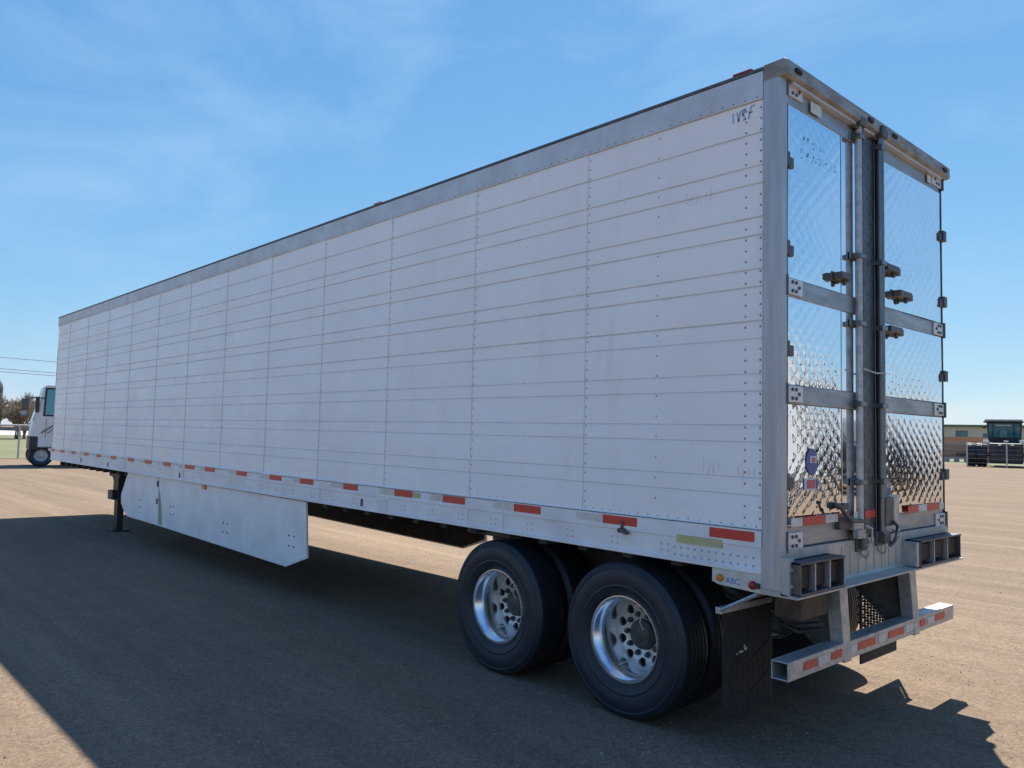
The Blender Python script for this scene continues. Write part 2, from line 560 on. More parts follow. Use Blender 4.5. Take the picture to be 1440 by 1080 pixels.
o = link('loose_gravel', me)
tag(o, 'small loose stones scattered over the packed sandy ground', 'gravel', kind='stuff')

# ================================================================ THE TRAILER
T = thing('semi_trailer', 'long white refrigerated semi trailer with mirrored quilted rear doors standing on gravel', 'trailer', (-8.0, 1.295, 0))
T['_w'] = (-8.0, 1.295, 0)
ZT = 4.08


def sz(x, z):
    """the side tapers by a few centimetres towards the nose"""
    return z + (-x / 16.1) * 0.055 * (ZT - z) / 3.0


def part(mb, name, mats, parent=T, bevel=0.0, angle=35):
    return mb.build(name, mats, parent, bevel, angle)


W = 2.59
XF = -16.12
part(MB().box(XF + .05, -.13, .035, W - .035, 1.16, 4.05), 'cargo_body', M_RAILW)
part(MB().box(XF - .005, -.11, -.016, W + .016, 4.062, 4.082), 'roof', M_DKMET, bevel=.003)

# --- side skin: thirteen panels with horizontal beads
RIBS = [3.690, 3.490, 3.382, 3.178, 3.070, 2.866, 2.760, 2.556, 2.450, 2.242, 2.140, 1.940, 1.840, 1.632, 1.530]
PT, PB = 3.888, 1.338
seams = [-.118, -1.51]
while seams[-1] - 1.245 > XF + .15:
    seams.append(seams[-1] - 1.245)
seams.append(XF + .045)


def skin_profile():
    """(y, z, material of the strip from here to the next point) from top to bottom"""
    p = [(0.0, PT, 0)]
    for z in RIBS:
        bead_tone = 1 if z > 2.5 else 2  # brown strip on the upper beads, grey on the lower ones
        p += [(0.0, z + .007, bead_tone), (.0036, z + .003, bead_tone), (.0036, z - .002, 0), (-.0010, z - .009, 0), (0.0, z - .016, 0)]
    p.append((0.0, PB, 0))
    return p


PROF = skin_profile()


def side_panel(xa, xb, side):
    mb = MB()
    vs, fs, mi = [], [], []
    for q, x in enumerate((xa, xb)):
        for (y, z, _) in PROF:
            yy = y - (.0042 if q == 0 and xa < -1 else 0.0)     # each rear edge laps over the panel behind it
            vs.append((x, yy if side == 0 else W - yy, sz(x, z)))
    n = len(PROF)
    for i in range(n - 1):
        mb.add([], [], 0)
    o0 = 0
    mb.v = vs
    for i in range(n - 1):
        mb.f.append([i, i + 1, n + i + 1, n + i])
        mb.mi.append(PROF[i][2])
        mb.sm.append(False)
    # the edge itself, dark with old sealant
    e = len(mb.v)
    yi = .004 if side == 0 else W - .004
    mb.v += [(xa + .002, yi, sz(xa, PT)), (xa + .002, yi, sz(xa, PB))]
    mb.f.append([0, n - 1, e + 1, e])
    mb.mi.append(3)
    mb.sm.append(False)
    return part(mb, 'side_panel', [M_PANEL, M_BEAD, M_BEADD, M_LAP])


for i in range(len(seams) - 1):
    side_panel(seams[i], seams[i + 1] - .001, 0)
part(MB().box(XF + .05, -.12, W - .03, W, 1.34, 3.89), 'side_wall', M_PANEL)

# --- rivets (all of them, one part)
rv = MB()


def rivet(x, z, r=.0065, y=0.0, h=.004, mi=0):
    z = sz(x, z)
    vs = [(x + r * math.cos(k * math.pi / 3), y, z + r * math.sin(k * math.pi / 3)) for k in range(6)] + [(x, y - h, z)]
    rv.add(vs, [(k, (k + 1) % 6, 6) for k in range(6)], mi, True)


def column(x, step, r, mi=0):
    z = PT - .045
    while z > PB + .02:
        if min(abs(z - q) for q in RIBS) > .009:
            rivet(x, z, r, -.001, mi=mi)
        z -= step


column(-.235, .066, .0075)
column(-.137, .066, .0075)
for i in range(1, len(seams) - 1):
    column(seams[i] + .018, .066, .0065)
mids = [-.882] + [(seams[i] + seams[i + 1]) / 2 for i in range(1, len(seams) - 2)]
for x in mids:
    column(x, .132, .0062)
x = -.16
while x > XF + .2:
    rivet(x, PB + .018, .005, -.001)
    rivet(x, PT + .02, .005, -.014)
    x -= .078

# --- rails
part(MB().box(XF, -.118, -.012, .05, PT + .001, 4.06), 'top_rail', M_ALU, bevel=.003)
part(MB().box(XF, -.118, W - .05, W + .012, PT + .001, 4.06), 'top_rail', M_ALU, bevel=.003)


def rail(side):
    prof = [(-.016, PB), (-.018, 1.238), (-.012, 1.234), (-.012, 1.118), (-.02, 1.112), (-.02, 1.088), (.06, 1.088), (.06, 1.10), (.02, PB)]
    mb = MB()
    st = [-.118] + [seams[i] for i in range(1, len(seams) - 1, 2)] + [XF + .02]
    n = len(prof)
    vs = [(x, y if side == 0 else W - y, sz(x, z)) for x in st for (y, z) in prof]
    fs = [(a * n + i, a * n + (i + 1) % n, (a + 1) * n + (i + 1) % n, (a + 1) * n + i) for a in range(len(st) - 1) for i in range(n)]
    fs += [tuple(range(n))[::-1], tuple(range((len(st) - 1) * n, len(st) * n))]
    mb.add(vs, fs)
    return part(mb, 'bottom_rail', M_RAILW)


rail_near = rail(0)
rail(1)
part(MB().box(XF + .01, -.12, -.0175, -.0145, PB - .002, PB + .004), 'rail_joint', M_SEAM)
# rows of fasteners along the bottom rail
x = -.17
while x > XF + .3:
    if x > -.72:
        for dx in (0, .05):
            for z in (1.175, 1.128):
                rivet(x - dx, z, .009, -.0125, .006, 1)
        x -= .1
    else:
        for dx in (0, .05):
            for z in (1.185, 1.145):
                rivet(x - dx, z, .008, -.0125, .005, 1)
        x -= .41
rv_o = part(rv, 'rivets', [M_RIVET, M_RIVETW])
tag(rv_o, kind='stuff')

for x in (-2.32, -2.75, -5.15, -8.9, -11.4, -13.9):
    part(MB().box(x, x + .006, -.0195, -.011, sz(x, 1.115), sz(x, 1.30)), 'rail_splice', M_BEADD, rail_near)
for (x, w) in ((-4.05, .14),):
    part(MB().box(x, x + w, -.0155, -.0125, 1.13, 1.232), 'patch_plate', M_BEADD, rail_near)
for (x, z) in ((-4.36, 1.165), (-9.05, 1.17), (-12.3, 1.17), (-13.9, 1.18)):
    part(MB().box(x, x + .03, -.022, -.011, sz(x, z) - .04, sz(x, z) + .03), 'marker_stub', M_DKMET, rail_near, bevel=.004)

# tape
reds = [(-.463, -.162), (-1.309, -1.015), (-2.2, -1.91), (-3.084, -2.788), (-3.8, -3.521), (-4.69, -4.418), (-5.578, -5.287),
        (-6.294, -6.0), (-7.183, -6.886), (-8.16, -7.83), (-8.84, -8.5), (-9.67, -9.38), (-10.47, -10.16), (-11.26, -10.96),
        (-12.12, -11.84), (-12.94, -12.68), (-13.72, -13.42), (-14.54, -14.26), (-15.34, -15.04), (-16.05, -15.79)]


def tape(x0, x1, z0, z1, name, m, y=-.0188):
    mb = MB()
    mb.add([(x0, y, sz(x0, z0)), (x1, y, sz(x1, z0)), (x1, y, sz(x1, z1)), (x0, y, sz(x0, z1)),
            (x0, y + .003, sz(x0, z0)), (x1, y + .003, sz(x1, z0)), (x1, y + .003, sz(x1, z1)), (x0, y + .003, sz(x0, z1))],
           [(0, 1, 2, 3), (0, 4, 5, 1), (1, 5, 6, 2), (2, 6, 7, 3), (3, 7, 4, 0)])
    return part(mb, name, m, rail_near)


for i, (a, b) in enumerate(reds):
    tape(a, b, 1.266, 1.324, 'red_tape', M_RED)
    if i not in (0,):
        ln = .24 if i % 3 else .17
        tape(a - ln, a - .012, 1.27, 1.322, 'white_tape', M_WHT)
tape(-3.52, -3.40, 1.272, 1.318, 'yellow_tape', M_YEL, -.0189)
tape(-.70, -.375, 1.207, 1.256, 'yellow_sticker', M_YEL, -.0195)
# small hook lamp on the red tape
hk = MB()
hk.box(-1.16, -1.10, -.045, -.0175, 1.222, 1.25).box(-1.145, -1.125, -.03, -.0175, 1.25, 1.30).box(-1.10, -1.075, -.055, -.02, 1.215, 1.235)
part(hk, 'latch_hook', M_DKMET, rail_near, bevel=.003)

# markings on the skin
def put_text(me, mats, loc, rot, name, parent, scale=(1, 1, 1)):
    me.materials.clear()
    me.materials.append(mats)
    o = link(name, me, parent)
    o.location = loc
    o.rotation_euler = rot
    o.scale = scale
    return o


def strokes(lst, th, y, name, m, parent=T, axis=1):
    """hand-written strokes as flat ink ribbons: segments in the wall plane"""
    mb = MB()
    for (a0, b0, a1, b1) in lst:
        d = Vector((a1 - a0, b1 - b0))
        n_ = Vector((-d.y, d.x)).normalized() * th / 2
        q = [(a0 + n_.x, b0 + n_.y), (a0 - n_.x, b0 - n_.y), (a1 - n_.x, b1 - n_.y), (a1 + n_.x, b1 + n_.y)]
        if axis == 1:
            mb.add([(p[0], y, p[1]) for p in q], [(0, 1, 2, 3)])
        else:
            mb.add([(y, p[0], p[1]) for p in q], [(0, 1, 2, 3)])
    return part(mb, name, m, parent)


# handwritten yard mark, top rear corner: reads roughly "1V8F"
bx, bz, s_ = -.325, 3.795, .062
ink = [(0, 0, 0, 1), (.45, 1, .6, 0), (.6, 0, .85, 1.1), (1.05, .05, 1.4, .05), (1.4, .05, 1.05, .6), (1.05, .6, 1.05, 1.05), (1.05, 1.05, 1.38, 1.05),
       (1.38, 1.05, 1.05, .5), (1.7, -.05, 1.95, 1.15), (1.95, 1.15, 2.35, 1.2), (1.75, .55, 2.15, .6)]
strokes([(bx + a * s_, bz + b * s_, bx + c * s_, bz + d * s_) for a, b, c, d in ink], .011, -.0015, 'ink_marking', M_INK)
sm = []
for (cx, cz, n_) in ((-.66, 3.36, 6), (-.52, 1.66, 4), (-.28, 1.64, 4)):
    for k in range(n_):
        x = cx + k * .035
        sm.append((x, cz + random.uniform(-.02, .02), x + random.uniform(-.006, .012), cz + .06 + random.uniform(-.02, .02)))
for q_ in sm:
    strokes([q_], .006, -.0014, 'scuff_mark', M_BEADD)

# --- corner posts
part(MB().box(-.115, -.002, -.02, .070, 1.0, 4.07), 'corner_post', M_STEEL, bevel=.012)
part(MB().box(-.115, -.03, W - .055, W + .01, 1.0, 4.07), 'corner_post', M_STEEL, bevel=.012)
part(MB().box(-.121, -.114, -.004, .02, 1.09, 3.9), 'post_gasket', M_SEAM)
fr = MB()
for k in range(7):
    t0, t1 = k / 7 * math.pi / 2, (k + 1) / 7 * math.pi / 2
    r = .12
    a = [(XF + .05 + r * (-math.sin(t)), r - .004 - r * math.cos(t)) for t in (t0, t1)]
    fr.add([(a[0][0], a[0][1], 1.15), (a[1][0], a[1][1], 1.15), (a[1][0], a[1][1], 4.06), (a[0][0], a[0][1], 4.06)], [(0, 1, 2, 3)], 0, True)
part(fr, 'nose_corner', M_ALU)
# refrigeration unit on the nose
ru = MB().prism([(XF + .05, 1.65), (XF - .42, 1.72), (XF - .60, 1.9), (XF - .62, 3.55), (XF - .5, 3.78), (XF + .05, 3.86)], 1, .28, 2.31)
part(ru, 'refrigeration_unit', M_TRUCKW, bevel=.04)

# --- rear header
hd = MB()
hd.prism([(-.11, 3.985), (.02, 3.985), (.045, 3.995), (.045, 4.075), (.02, 4.088), (-.11, 4.084)], 1, -.022, W + .012)
header = part(hd, 'rear_header', M_HEADER, bevel=.004)
part(MB().box(-.04, .02, .09, W - .09, 3.968, 3.984), 'drip_lip', M_ALU, header)
for y in (.10, 1.10, 1.30, 1.50, 2.48):
    part(MB().box(.044, .058, y - .035, y + .035, 4.02, 4.048), 'clearance_lamp', M_DKLENS, header, bevel=.005)
part(MB().box(-.33, -.20, -.006, .03, 4.081, 4.104), 'roof_lamp', M_REDLENS, bevel=.006)
part(MB().box(-4.34, -4.22, -.006, .03, 4.081, 4.104), 'roof_lamp', M_AMBER, bevel=.006)

# --- rear sill
sl = MB()
sl.prism([(-.12, .978), (.105, .978), (.105, .99), (.012, 1.0), (.0, 1.02), (.0, 1.232), (-.12, 1.236)], 1, -.018, W + .012)
sill = part(sl, 'rear_sill', M_SILL, bevel=.002)
for k in range(9):
    y = .74 + k * .12
    part(MB().box(.0, .0035, y, y + .005, 1.005, 1.20), 'weld_seam', M_STAIN, sill)


def tail_lamp(y0, y1):
    mb = MB()
    d = .108
    z0, z1 = 1.0, 1.178
    mb.box(.002, d, y0, y0 + .012, z0, z1).box(.002, d, y1 - .012, y1, z0, z1)
    mb.box(.002, d + .006, y0, y1, z1 - .012, z1).box(.002, d + .004, y0, y1, z0 - .004, z0 + .008)
    mb.box(.002, .03, y0, y1, z0, z1, 1)
    n_ = 3
    wv = (y1 - y0) / n_
    for k in range(1, n_):
        mb.box(.03, d - .002, y0 + k * wv - .006, y0 + k * wv + .006, z0, z1, 2)
    hs = part(mb, 'lamp_housing', [M_DKMET, M_BLACKP, M_GALV], sill, bevel=.002)
    for k in range(n_):
        a, b = y0 + k * wv + .018, y0 + (k + 1) * wv - .018
        part(MB().box(.03, .082, a, b, z0 + .022, z1 - .026), 'tail_lens', M_DKLENS, sill, bevel=.01)
    for z in (1.045, 1.135):
        part(MB().lathe([(.0, -.006), (.009, -.005), (.011, 0)], 1, 8, 0, (.055, y0, z)), 'bolt', M_GALV, sill)


part(MB().box(-.002, .052, -.018, .045, .985, 1.20), 'sill_end', M_SILL, sill, bevel=.004)
tail_lamp(.008, .55)
tail_lamp(1.74, 2.54)
part(MB().box(.0, .10, 1.69, 1.738, 1.0, 1.17), 'lamp_guard', M_GALV, sill, bevel=.003)
part(MB().box(.0, .10, .545, .575, 1.0, 1.165), 'lamp_guard', M_SILL, sill, bevel=.003)


# --- doors
def Dm(y, z):
    return (.073 + (y + .02) * 1.0218, 1.85 + (z - 1.85) * 1.022)


XD = -.03


def quilt(y0, y1, z0, z1, parent, bow, tilt=0.0):
    """polished sheet pressed into a diamond quilt"""
    nu, nv = int((y1 - y0) / .011), int((z1 - z0) / .011)
    ju, jv = np.meshgrid(np.linspace(0, 1, nu + 1), np.linspace(0, 1, nv + 1))
    Y = y0 + ju * (y1 - y0)
    Z = z0 + jv * (z1 - z0)
    pu, pv = .108, .098
    Yw = Y + .010 * np.sin(Z * 6.3 + y0 * 5) + .006 * np.sin(Z * 17 + Y * 9)
    Zw = Z + .010 * np.sin(Y * 7.1 + z0 * 3) + .006 * np.sin(Y * 15 - Z * 8)
    a = Yw / pu + Zw / pv
    b = Yw / pu - Zw / pv
    h = np.abs(np.sin(a * math.pi)) ** 0.85 * np.abs(np.sin(b * math.pi)) ** 0.85
    edge = np.minimum(np.minimum(ju, 1 - ju) * (y1 - y0), np.minimum(jv, 1 - jv) * (z1 - z0))
    X = XD + .004 + tilt * (Y - y0) +   .0014 * h * (1 + .25 * np.sin(Y * 4.1 + Z * 2.7)) * np.clip(edge / .03, 0, 1)
    X = X + bow * np.sin(ju * math.pi) * np.sin(jv * math.pi) + .0008 * np.sin(Y * 5.1 + Z * 3.3) + .0007 * np.sin(Z * 7.7 - Y * 4.2)
    V = np.stack([X, Y, Z], -1).reshape(-1, 3)
    idx = np.arange((nu + 1) * (nv + 1)).reshape(nv + 1, nu + 1)
    F = np.stack([idx[:-1, :-1], idx[:-1, 1:], idx[1:, 1:], idx[1:, :-1]], -1).reshape(-1, 4)
    me = bpy.data.meshes.new('quilted_panel')
    me.from_pydata(V.tolist(), [], F.tolist())
    me.materials.append(M_MIRROR)
    me.polygons.foreach_set('use_smooth', [True] * len(me.polygons))
    return link('quilted_panel', me, parent)


def door(y0, y1, qa, qb, hs):
    d = part(MB().box(XD - .09, XD, y0, y1, 1.245, 3.966), 'rear_door', M_BAND, bevel=.006)
    for (za, zb, bow) in ((1.375, 2.065, .003), (2.18, 2.685, .002), (2.80, 3.822, .004)):
        quilt(qa, qb, Dm(0, za)[1], Dm(0, zb)[1], d, bow, .016 if hs else 0.0)
    for (za, zb) in ((1.252, 1.372), (2.068, 2.178), (2.685, 2.798), (3.822, 3.93)):
        za, zb = Dm(0, za)[1], Dm(0, zb)[1]
        part(MB().box(XD - .002, XD + .010, y0 + .015, y1 - .02, za, zb), 'door_band', M_BAND, d, bevel=.006)
    sgn = 1 if hs == 0 else -1
    ye = y0 if hs == 0 else y1
    for z in (1.29, 2.125, 2.745, 3.915):
        z = Dm(0, z)[1]
        a, b = sorted((ye + sgn * .0, ye + sgn * .19))
        h = MB().box(XD + .010, XD + .022, a, b, z - .048, z + .048)
        hp = part(h, 'hinge_plate', M_PLATE, d, bevel=.004)
        for (q, dz) in ((.06, .026), (.06, -.026), (.14, .0), (.105, .026), (.105, -.026)):
            yb = ye + sgn * q
            mb = MB().lathe([(.011, 0), (.011, .007), (.0, .009)], 0, 7)
            part(mb, 'bolt', M_DKMET, hp).location = (XD + .022, yb, z + dz)
        part(MB().tube([(XD + .022, ye - sgn * .012, z - .06), (XD + .022, ye - sgn * .012, z + .06)], .014, 8), 'hinge_pin', M_DKMET, hp)
        part(MB().box(XD - .05, XD + .018, min(ye - sgn * .045, ye - sgn * .002), max(ye - sgn * .045, ye - sgn * .002), z - .04, z + .04),
             'hinge_butt', M_PLATE if hs else M_DKMET, hp, bevel=.003)
    for z in (1.63, 2.385, 2.965, 3.485):
        z = Dm(0, z)[1]
        a, b = sorted((ye - sgn * .035, ye + sgn * .03))
        h = MB().box(XD, XD + (.045 if hs else .026), a, b, z - .04, z + .045)
        a, b = sorted((ye + sgn * .03, ye + sgn * .085))
        h.box(XD + .002, XD + (.034 if hs else .020), a, b, z - .045, z + .02)
        part(h, 'hinge', M_DKMET, d, bevel=.005)
    part(MB().tube([(XD + .006, ye - sgn * .02, 1.3), (XD + .006, ye - sgn * .02, 3.94)], .008, 6), 'hinge_rod', M_DKMET, d)
    return d


left = door(.075, 1.262, .115, .80, 0)
right = door(1.275, 2.565, 1.43, 2.52, 1)
# meeting edge: dark bulb seal, dark stiffener
for (za, zb) in ((1.375, 2.065), (2.18, 2.685), (2.80, 3.822)):
    part(MB().box(XD + .0, XD + .0045, .815, 1.10, Dm(0, za)[1], Dm(0, zb)[1]), 'flat_strip', M_MIRROR, left, bevel=.0015)
part(MB().box(XD + .001, XD + .024, 1.105, 1.262, 1.26, 3.95), 'door_seal', M_SEALM, left, bevel=.01)
part(MB().box(XD + .001, XD + .028, 1.276, 1.385, 1.26, 3.95), 'edge_trim', M_RODDK, right, bevel=.004)
part(MB().box(XD + .001, XD + .030, 1.387, 1.402, 1.26, 3.95), 'edge_strip', M_GALV, right, bevel=.003)


def lock_rod(y, r, parent, m, z0, xr):
    rod = part(MB().tube([(xr, y, z0), (xr, y, 4.02)], r, 14), 'lock_rod', m, parent)
    for z in (1.25, 1.60, 2.11, 2.64, 3.09, 3.90):
        b = MB().box(-.022, xr + .032, y - .042, y + .042, z - .016, z + .016).box(-.022, -.012, y - .085, y + .085, z - .024, z + .024)
        part(b, 'rod_guide', M_RODDK, rod, bevel=.004)
    for z in (z0 + .02, 4.0):
        b = MB().box(xr - .02, xr + .04, y - .05, y + .05, z - .032, z + .032).box(-.02, .02, y - .07, y + .07, z - .05, z + .05)
        part(b, 'cam_keeper', M_DKMET, rod, bevel=.008)
    return rod


rodL = lock_rod(1.0, .023, left, M_GALV, 1.185, .006)
rodR = lock_rod(1.30, .027, right, M_RODDK, 1.2, .024)
# door handles and hasps at the bottom
hb = MB()
hb.box(-.02, .012, .70, .90, 1.31, 1.39).tube([(.03, .60, 1.475), (.045, .63, 1.462), (.05, .70, 1.405), (.045, .80, 1.365), (.03, .98, 1.352)], .014, 8)
hb.box(-.01, .035, .70, .78, 1.435, 1.475)
part(hb, 'door_handle', M_DKMET, rodL, bevel=.005)
hb = MB().box(-.02, .03, .86, 1.0, 1.30, 1.36).box(.01, .05, .88, .98, 1.245, 1.30).tube([(.07, .93, 1.33), (.09, .98, 1.31), (.09, .985, 1.23), (.07, .96, 1.20)], .010, 7)
part(hb, 'handle_hasp', M_GALV, rodL, bevel=.005)
hb = MB().box(-.005, .02, 1.30, 1.60, 1.25, 1.50)
hp2 = part(hb, 'handle_plate', M_GALV, right, bevel=.004)
hb = MB().box(.02, .055, 1.285, 1.42, 1.30, 1.495).tube([(.055, 1.40, 1.33), (.085, 1.40, 1.30), (.085, 1.36, 1.21), (.06, 1.33, 1.17)], .013, 8)
part(hb, 'door_handle', M_DKMET, hp2, bevel=.006)
hb = MB()
hb.tube([(.03, 1.44, 1.265), (.05, 1.44, 1.265), (.05, 1.51, 1.262), (.05, 1.51, 1.205), (.03, 1.47, 1.205)], .008, 7)
part(hb, 'locking_loop', M_GALV, hp2)
for (y, z) in ((1.02, 1.155), (1.285, 1.16)):
    hb = MB().tube([(.03 + .026 * math.sin(t), y + .0, z + .038 * math.cos(t)) for t in np.linspace(0, 2 * math.pi, 13)], .007, 6)
    part(hb, 'seal_ring', M_GALV, sill)
part(MB().tube([(.035, 1.0, 2.34), (.05, 1.15, 2.322), (.055, 1.30, 2.33)], .006, 6), 'seal_cable', M_GALV, right)


def retainer(y, z, w, parent):
    mb = MB().box(XD, XD + .012, y - w / 2, y + w / 2, z - .03, z + .03)
    mb.box(XD + .012, XD + .075, y - w * .42, y + w * .30, z - .022, z + .022)
    mb.box(XD + .02, XD + .06, y + w * .25, y + w * .5, z - .03, z + .018)
    mb.box(XD + .03, XD + .055, y + w * .1, y + w * .2, z - .055, z - .02)
    return part(mb, 'door_retainer', M_DKMET, parent, bevel=.007)


retainer(.745, 2.915, .16, left)
retainer(1.50, 3.085, .28, right)
retainer(1.72, 2.93, .28, right)
retainer(1.545, 2.655, .28, right)
# tape along the door bottoms
for d_, segs in ((left, [(.10, .235, 0), (.245, .515, 1), (.525, .69, 0), (.70, .845, 1), (.935, 1.03, 0), (1.08, 1.24, 1)]),
                 (right, [(1.80, 1.985, 1), (1.995, 2.16, 0), (2.17, 2.40, 1), (2.41, 2.50, 0)])):
    for (a, b, r_) in segs:
        part(MB().box(.0015, .0045, a, b, 1.362, 1.412), 'red_tape' if r_ else 'white_tape', M_RED if r_ else M_WHT, d_)
# white maker's plates under the top band
part(MB().box(-.008, -.005, .36, .50, 3.885, 3.955), 'white_plate', M_WHT, left)
part(MB().box(-.008, -.005, 2.26, 2.34, 3.90, 3.96), 'white_plate', M_WHT, right)
# round stickers: blue rim with a red and white middle, and a small oblong one
def sticker(y, z, parent, ry, rz_h):
    s0 = part(MB().lathe([(1.0, 0), (.0, .0)], 0, 20), 'round_sticker', M_DECBLUE, parent)
    s0.scale = (1, ry, rz_h)
    s0.location = (XD + .012, y, z)
    s0.matrix_parent_inverse = Matrix.Identity(4)
    s1 = part(MB().box(0, .0015, y - ry * .35, y + ry * .75, z - rz_h * .1, z + rz_h * .42), 'sticker_field', M_DECWHT, parent)
    s1.location = (XD + .012, 0, 0)
    s2 = part(MB().box(0, .0025, y - ry * .05, y + ry * .5, z - rz_h * .05, z + rz_h * .3), 'sticker_emblem', M_DECRED, parent)
    s2.location = (XD + .012, 0, 0)


sticker(.395, 1.735, left, .074, .08)
part(MB().box(XD + .010, XD + .013, .30, .47, 1.565, 1.635), 'oblong_sticker', M_DECWHT, left)
part(MB().box(XD + .013, XD + .0145, .325, .43, 1.575, 1.625), 'sticker_print', M_DECRED, left)
part(MB().box(XD + .013, XD + .0145, .44, .465, 1.57, 1.63), 'sticker_print', M_DECBLUE, left)
sticker(1.505, 1.555, right, .05, .06)
# ghost of an old name, illegible
gh = []


def gl(pts):
    for a, b in zip(pts, pts[1:]):
        gh.append((a[0], a[1], b[0], b[1]))


def gmap(x, y):
    """photo-crop units to door coordinates"""
    yy = .262 + (x - 280) * .000775
    top = 3.722 + (x - 280) * .00002
    return (yy, top - (y - 240 - (x - 280) * .52) * .00036)


rg = random.Random(5)
for gx in range(7):
    x0 = 285 + gx * 92
    y0 = 250 + (x0 - 280) * .52
    for (ya, yb, nn) in ((y0, y0 + 150, 4 if gx < 3 else 2), (y0 + 210, y0 + 390, 5)):
        if gx >= 5 and ya == y0:
            continue
        for _ in range(nn):
            xa_, ya_ = x0 + rg.choice((0, 25, 50)), rg.uniform(ya, yb)
            if rg.random() < .6:
                gl([gmap(xa_, ya_), gmap(xa_ + rg.uniform(-4, 8), min(yb + 20, ya_ + rg.uniform(30, 80)))])
            else:
                gl([gmap(xa_, ya_), gmap(xa_ + rg.uniform(18, 40), ya_ + rg.uniform(10, 30))])
strokes(gh, .009, XD + .0105, 'ghost_lettering', M_GHOST, left, axis=0)

# --- lamp plate below the side, rear
lp = MB().prism([(-.445, 1.006), (-.40, .992), (-.118, .978), (-.118, 1.087), (-.445, 1.087)], 1, -.014, .004)
plate = part(lp, 'lamp_plate', M_WHT, bevel=.002)
part(MB().lathe([(.0, -.036), (.018, -.032), (.024, -.018), (.024, -.014)], 1, 14, 0, (-.388, 0, 1.033)), 'amber_lamp', M_AMBER, plate)
part(MB().lathe([(.0, -.036), (.020, -.032), (.026, -.018), (.026, -.014)], 1, 14, 0, (-.172, 0, 1.02)), 'red_lamp', M_REDLENS, plate)
part(MB().box(-.155, -.125, -.03, -.014, 1.006, 1.036), 'lamp_mount', M_BLACKP, plate, bevel=.003)
o = put_text(text_mesh('ABC', .05), M_BLUE, (-.352, -.0155, 1.008), (R(90), 0, 0), 'lettering', plate)

# --- side skirts
def skirt(side):
    poly_a = [(-5.50, 1.09), (-5.435, .50), (-5.90, .352), (-9.84, .412), (-9.92, 1.115)]
    poly_b = [(-9.945, 1.115), (-9.865, .412), (-11.25, .424), (-11.44, .489), (-11.60, .613), (-11.62, .75), (-11.33, 1.12)]
    y = .02 if side == 0 else W - .045
    s = part(MB().prism(poly_a, 1, y, y + .025), 'side_skirt', M_SKIRT, bevel=.003)
    part(MB().prism(poly_b, 1, y, y + .025), 'skirt_panel', M_SKIRT, s, bevel=.003)
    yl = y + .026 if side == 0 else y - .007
    part(MB().prism([(-5.52, 1.06), (-5.47, .52), (-5.91, .37), (-9.84, .43), (-11.25, .44), (-11.40, 1.06)], 1, yl, yl + .006), 'skirt_dark_back', M_UNDER, s)  # dark sheet added on the inner side of the white skirt
    if side == 0:
        part(MB().prism([(-9.93, 1.0), (-9.86, .44), (-9.70, .43), (-9.80, .80)], 1, y - .002, y), 'grime_stain', M_STAIN, s)
        part(MB().box(-9.99, -9.93, y - .006, y, .98, 1.06), 'rust_patch', M_RUST, s)
        part(MB().box(-9.985, -9.93, y - .006, y, .72, .80), 'rust_patch', M_RUST, s)
        for (x, z) in ((-10.686, .673), (-9.341, .676), (-7.516, .617), (-5.783, .643)):
            for dx in (-.06, .06):
                for dz in (-.055, .055):
                    part(MB().lathe([(.012, 0), (.010, -.006), (0, -.008)], 1, 7, 0, (x + dx, y, z + dz)), 'bolt', M_DKMET, s)
        for (xa_, za_, xb_, zb_) in ((-6.9, .97, -6.2, .985), (-6.6, .93, -5.9, .955), (-7.8, .60, -7.5, .58), (-6.3, .46, -6.0, .43), (-10.9, .55, -10.6, .53)):
            strokes([(xa_, za_, xb_, zb_)], .008, y - .0012, 'scuff_mark', M_BEADD, s)
        part(MB().box(-8.28, -8.16, .0, .05, 1.05, 1.11), 'side_marker', M_AMBER, s, bevel=.008)
    return s


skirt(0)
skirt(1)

# --- undercarriage
for k in range(40):
    x = -.35 - k * .40
    if x < XF + .4:
        break
    part(MB().box(x - .04, x + .04, .05, W - .05, 1.05, 1.155), 'cross_member', M_UNDER)
part(MB().box(XF + .1, -.13, .06, W - .06, 1.155, 1.162), 'floor_pan', M_UNDER)
part(MB().box(XF + .1, XF + 1.4, .55, 2.04, 1.0, 1.06), 'coupler_plate', M_UNDER, bevel=.01)
for y in (.82, W - .92):
    part(MB().box(-3.75, -.30, y, y + .10, .90, 1.05), 'slider_rail', M_UNDERG, bevel=.006)
    for x in (-3.25, -2.0, -.72):
        part(MB().prism([(x - .12, .9), (x + .12, .9), (x + .05, .62), (x - .05, .62)], 1, y - .01, y + .11), 'suspension_hanger', M_UNDERG, bevel=.005)
XW = (-1.166, -2.4346)
ZW = .508
for x in XW:
    part(MB().tube([(x, .31, ZW), (x, W - .31, ZW)], .068, 14), 'axle', M_UNDER)
    for y in (.87, W - .87):
        part(MB().lathe([(.06, -.14), (.13, -.12), (.15, -.06), (.13, 0), (.15, .06), (.13, .13), (.06, .15)], 2, 18, 0, (x - .28, y, .74)), 'air_spring', M_RUBBER)
        part(MB().box(x - .45, x + .28, y - .05, y + .05, .50, .60), 'trailing_arm', M_UNDERG, bevel=.006)
    part(MB().lathe([(.0, -.28), (.085, -.27), (.095, 0), (.085, .2), (0, .21)], 0, 14, 0, (x + .3, .95, .55)), 'brake_chamber', M_UNDERG)
part(MB().box(-1.90, -1.72, .70, 1.9, .56, 1.0), 'equalizer_beam', M_UNDER, bevel=.01)
for y_ in (.76, W - .80):
    part(MB().prism([(-2.40, 1.05), (-2.36, .60), (-1.95, .50), (-1.70, .60), (-1.62, 1.05)], 1, y_, y_ + .035), 'frame_bracket', M_UNDER, bevel=.006)
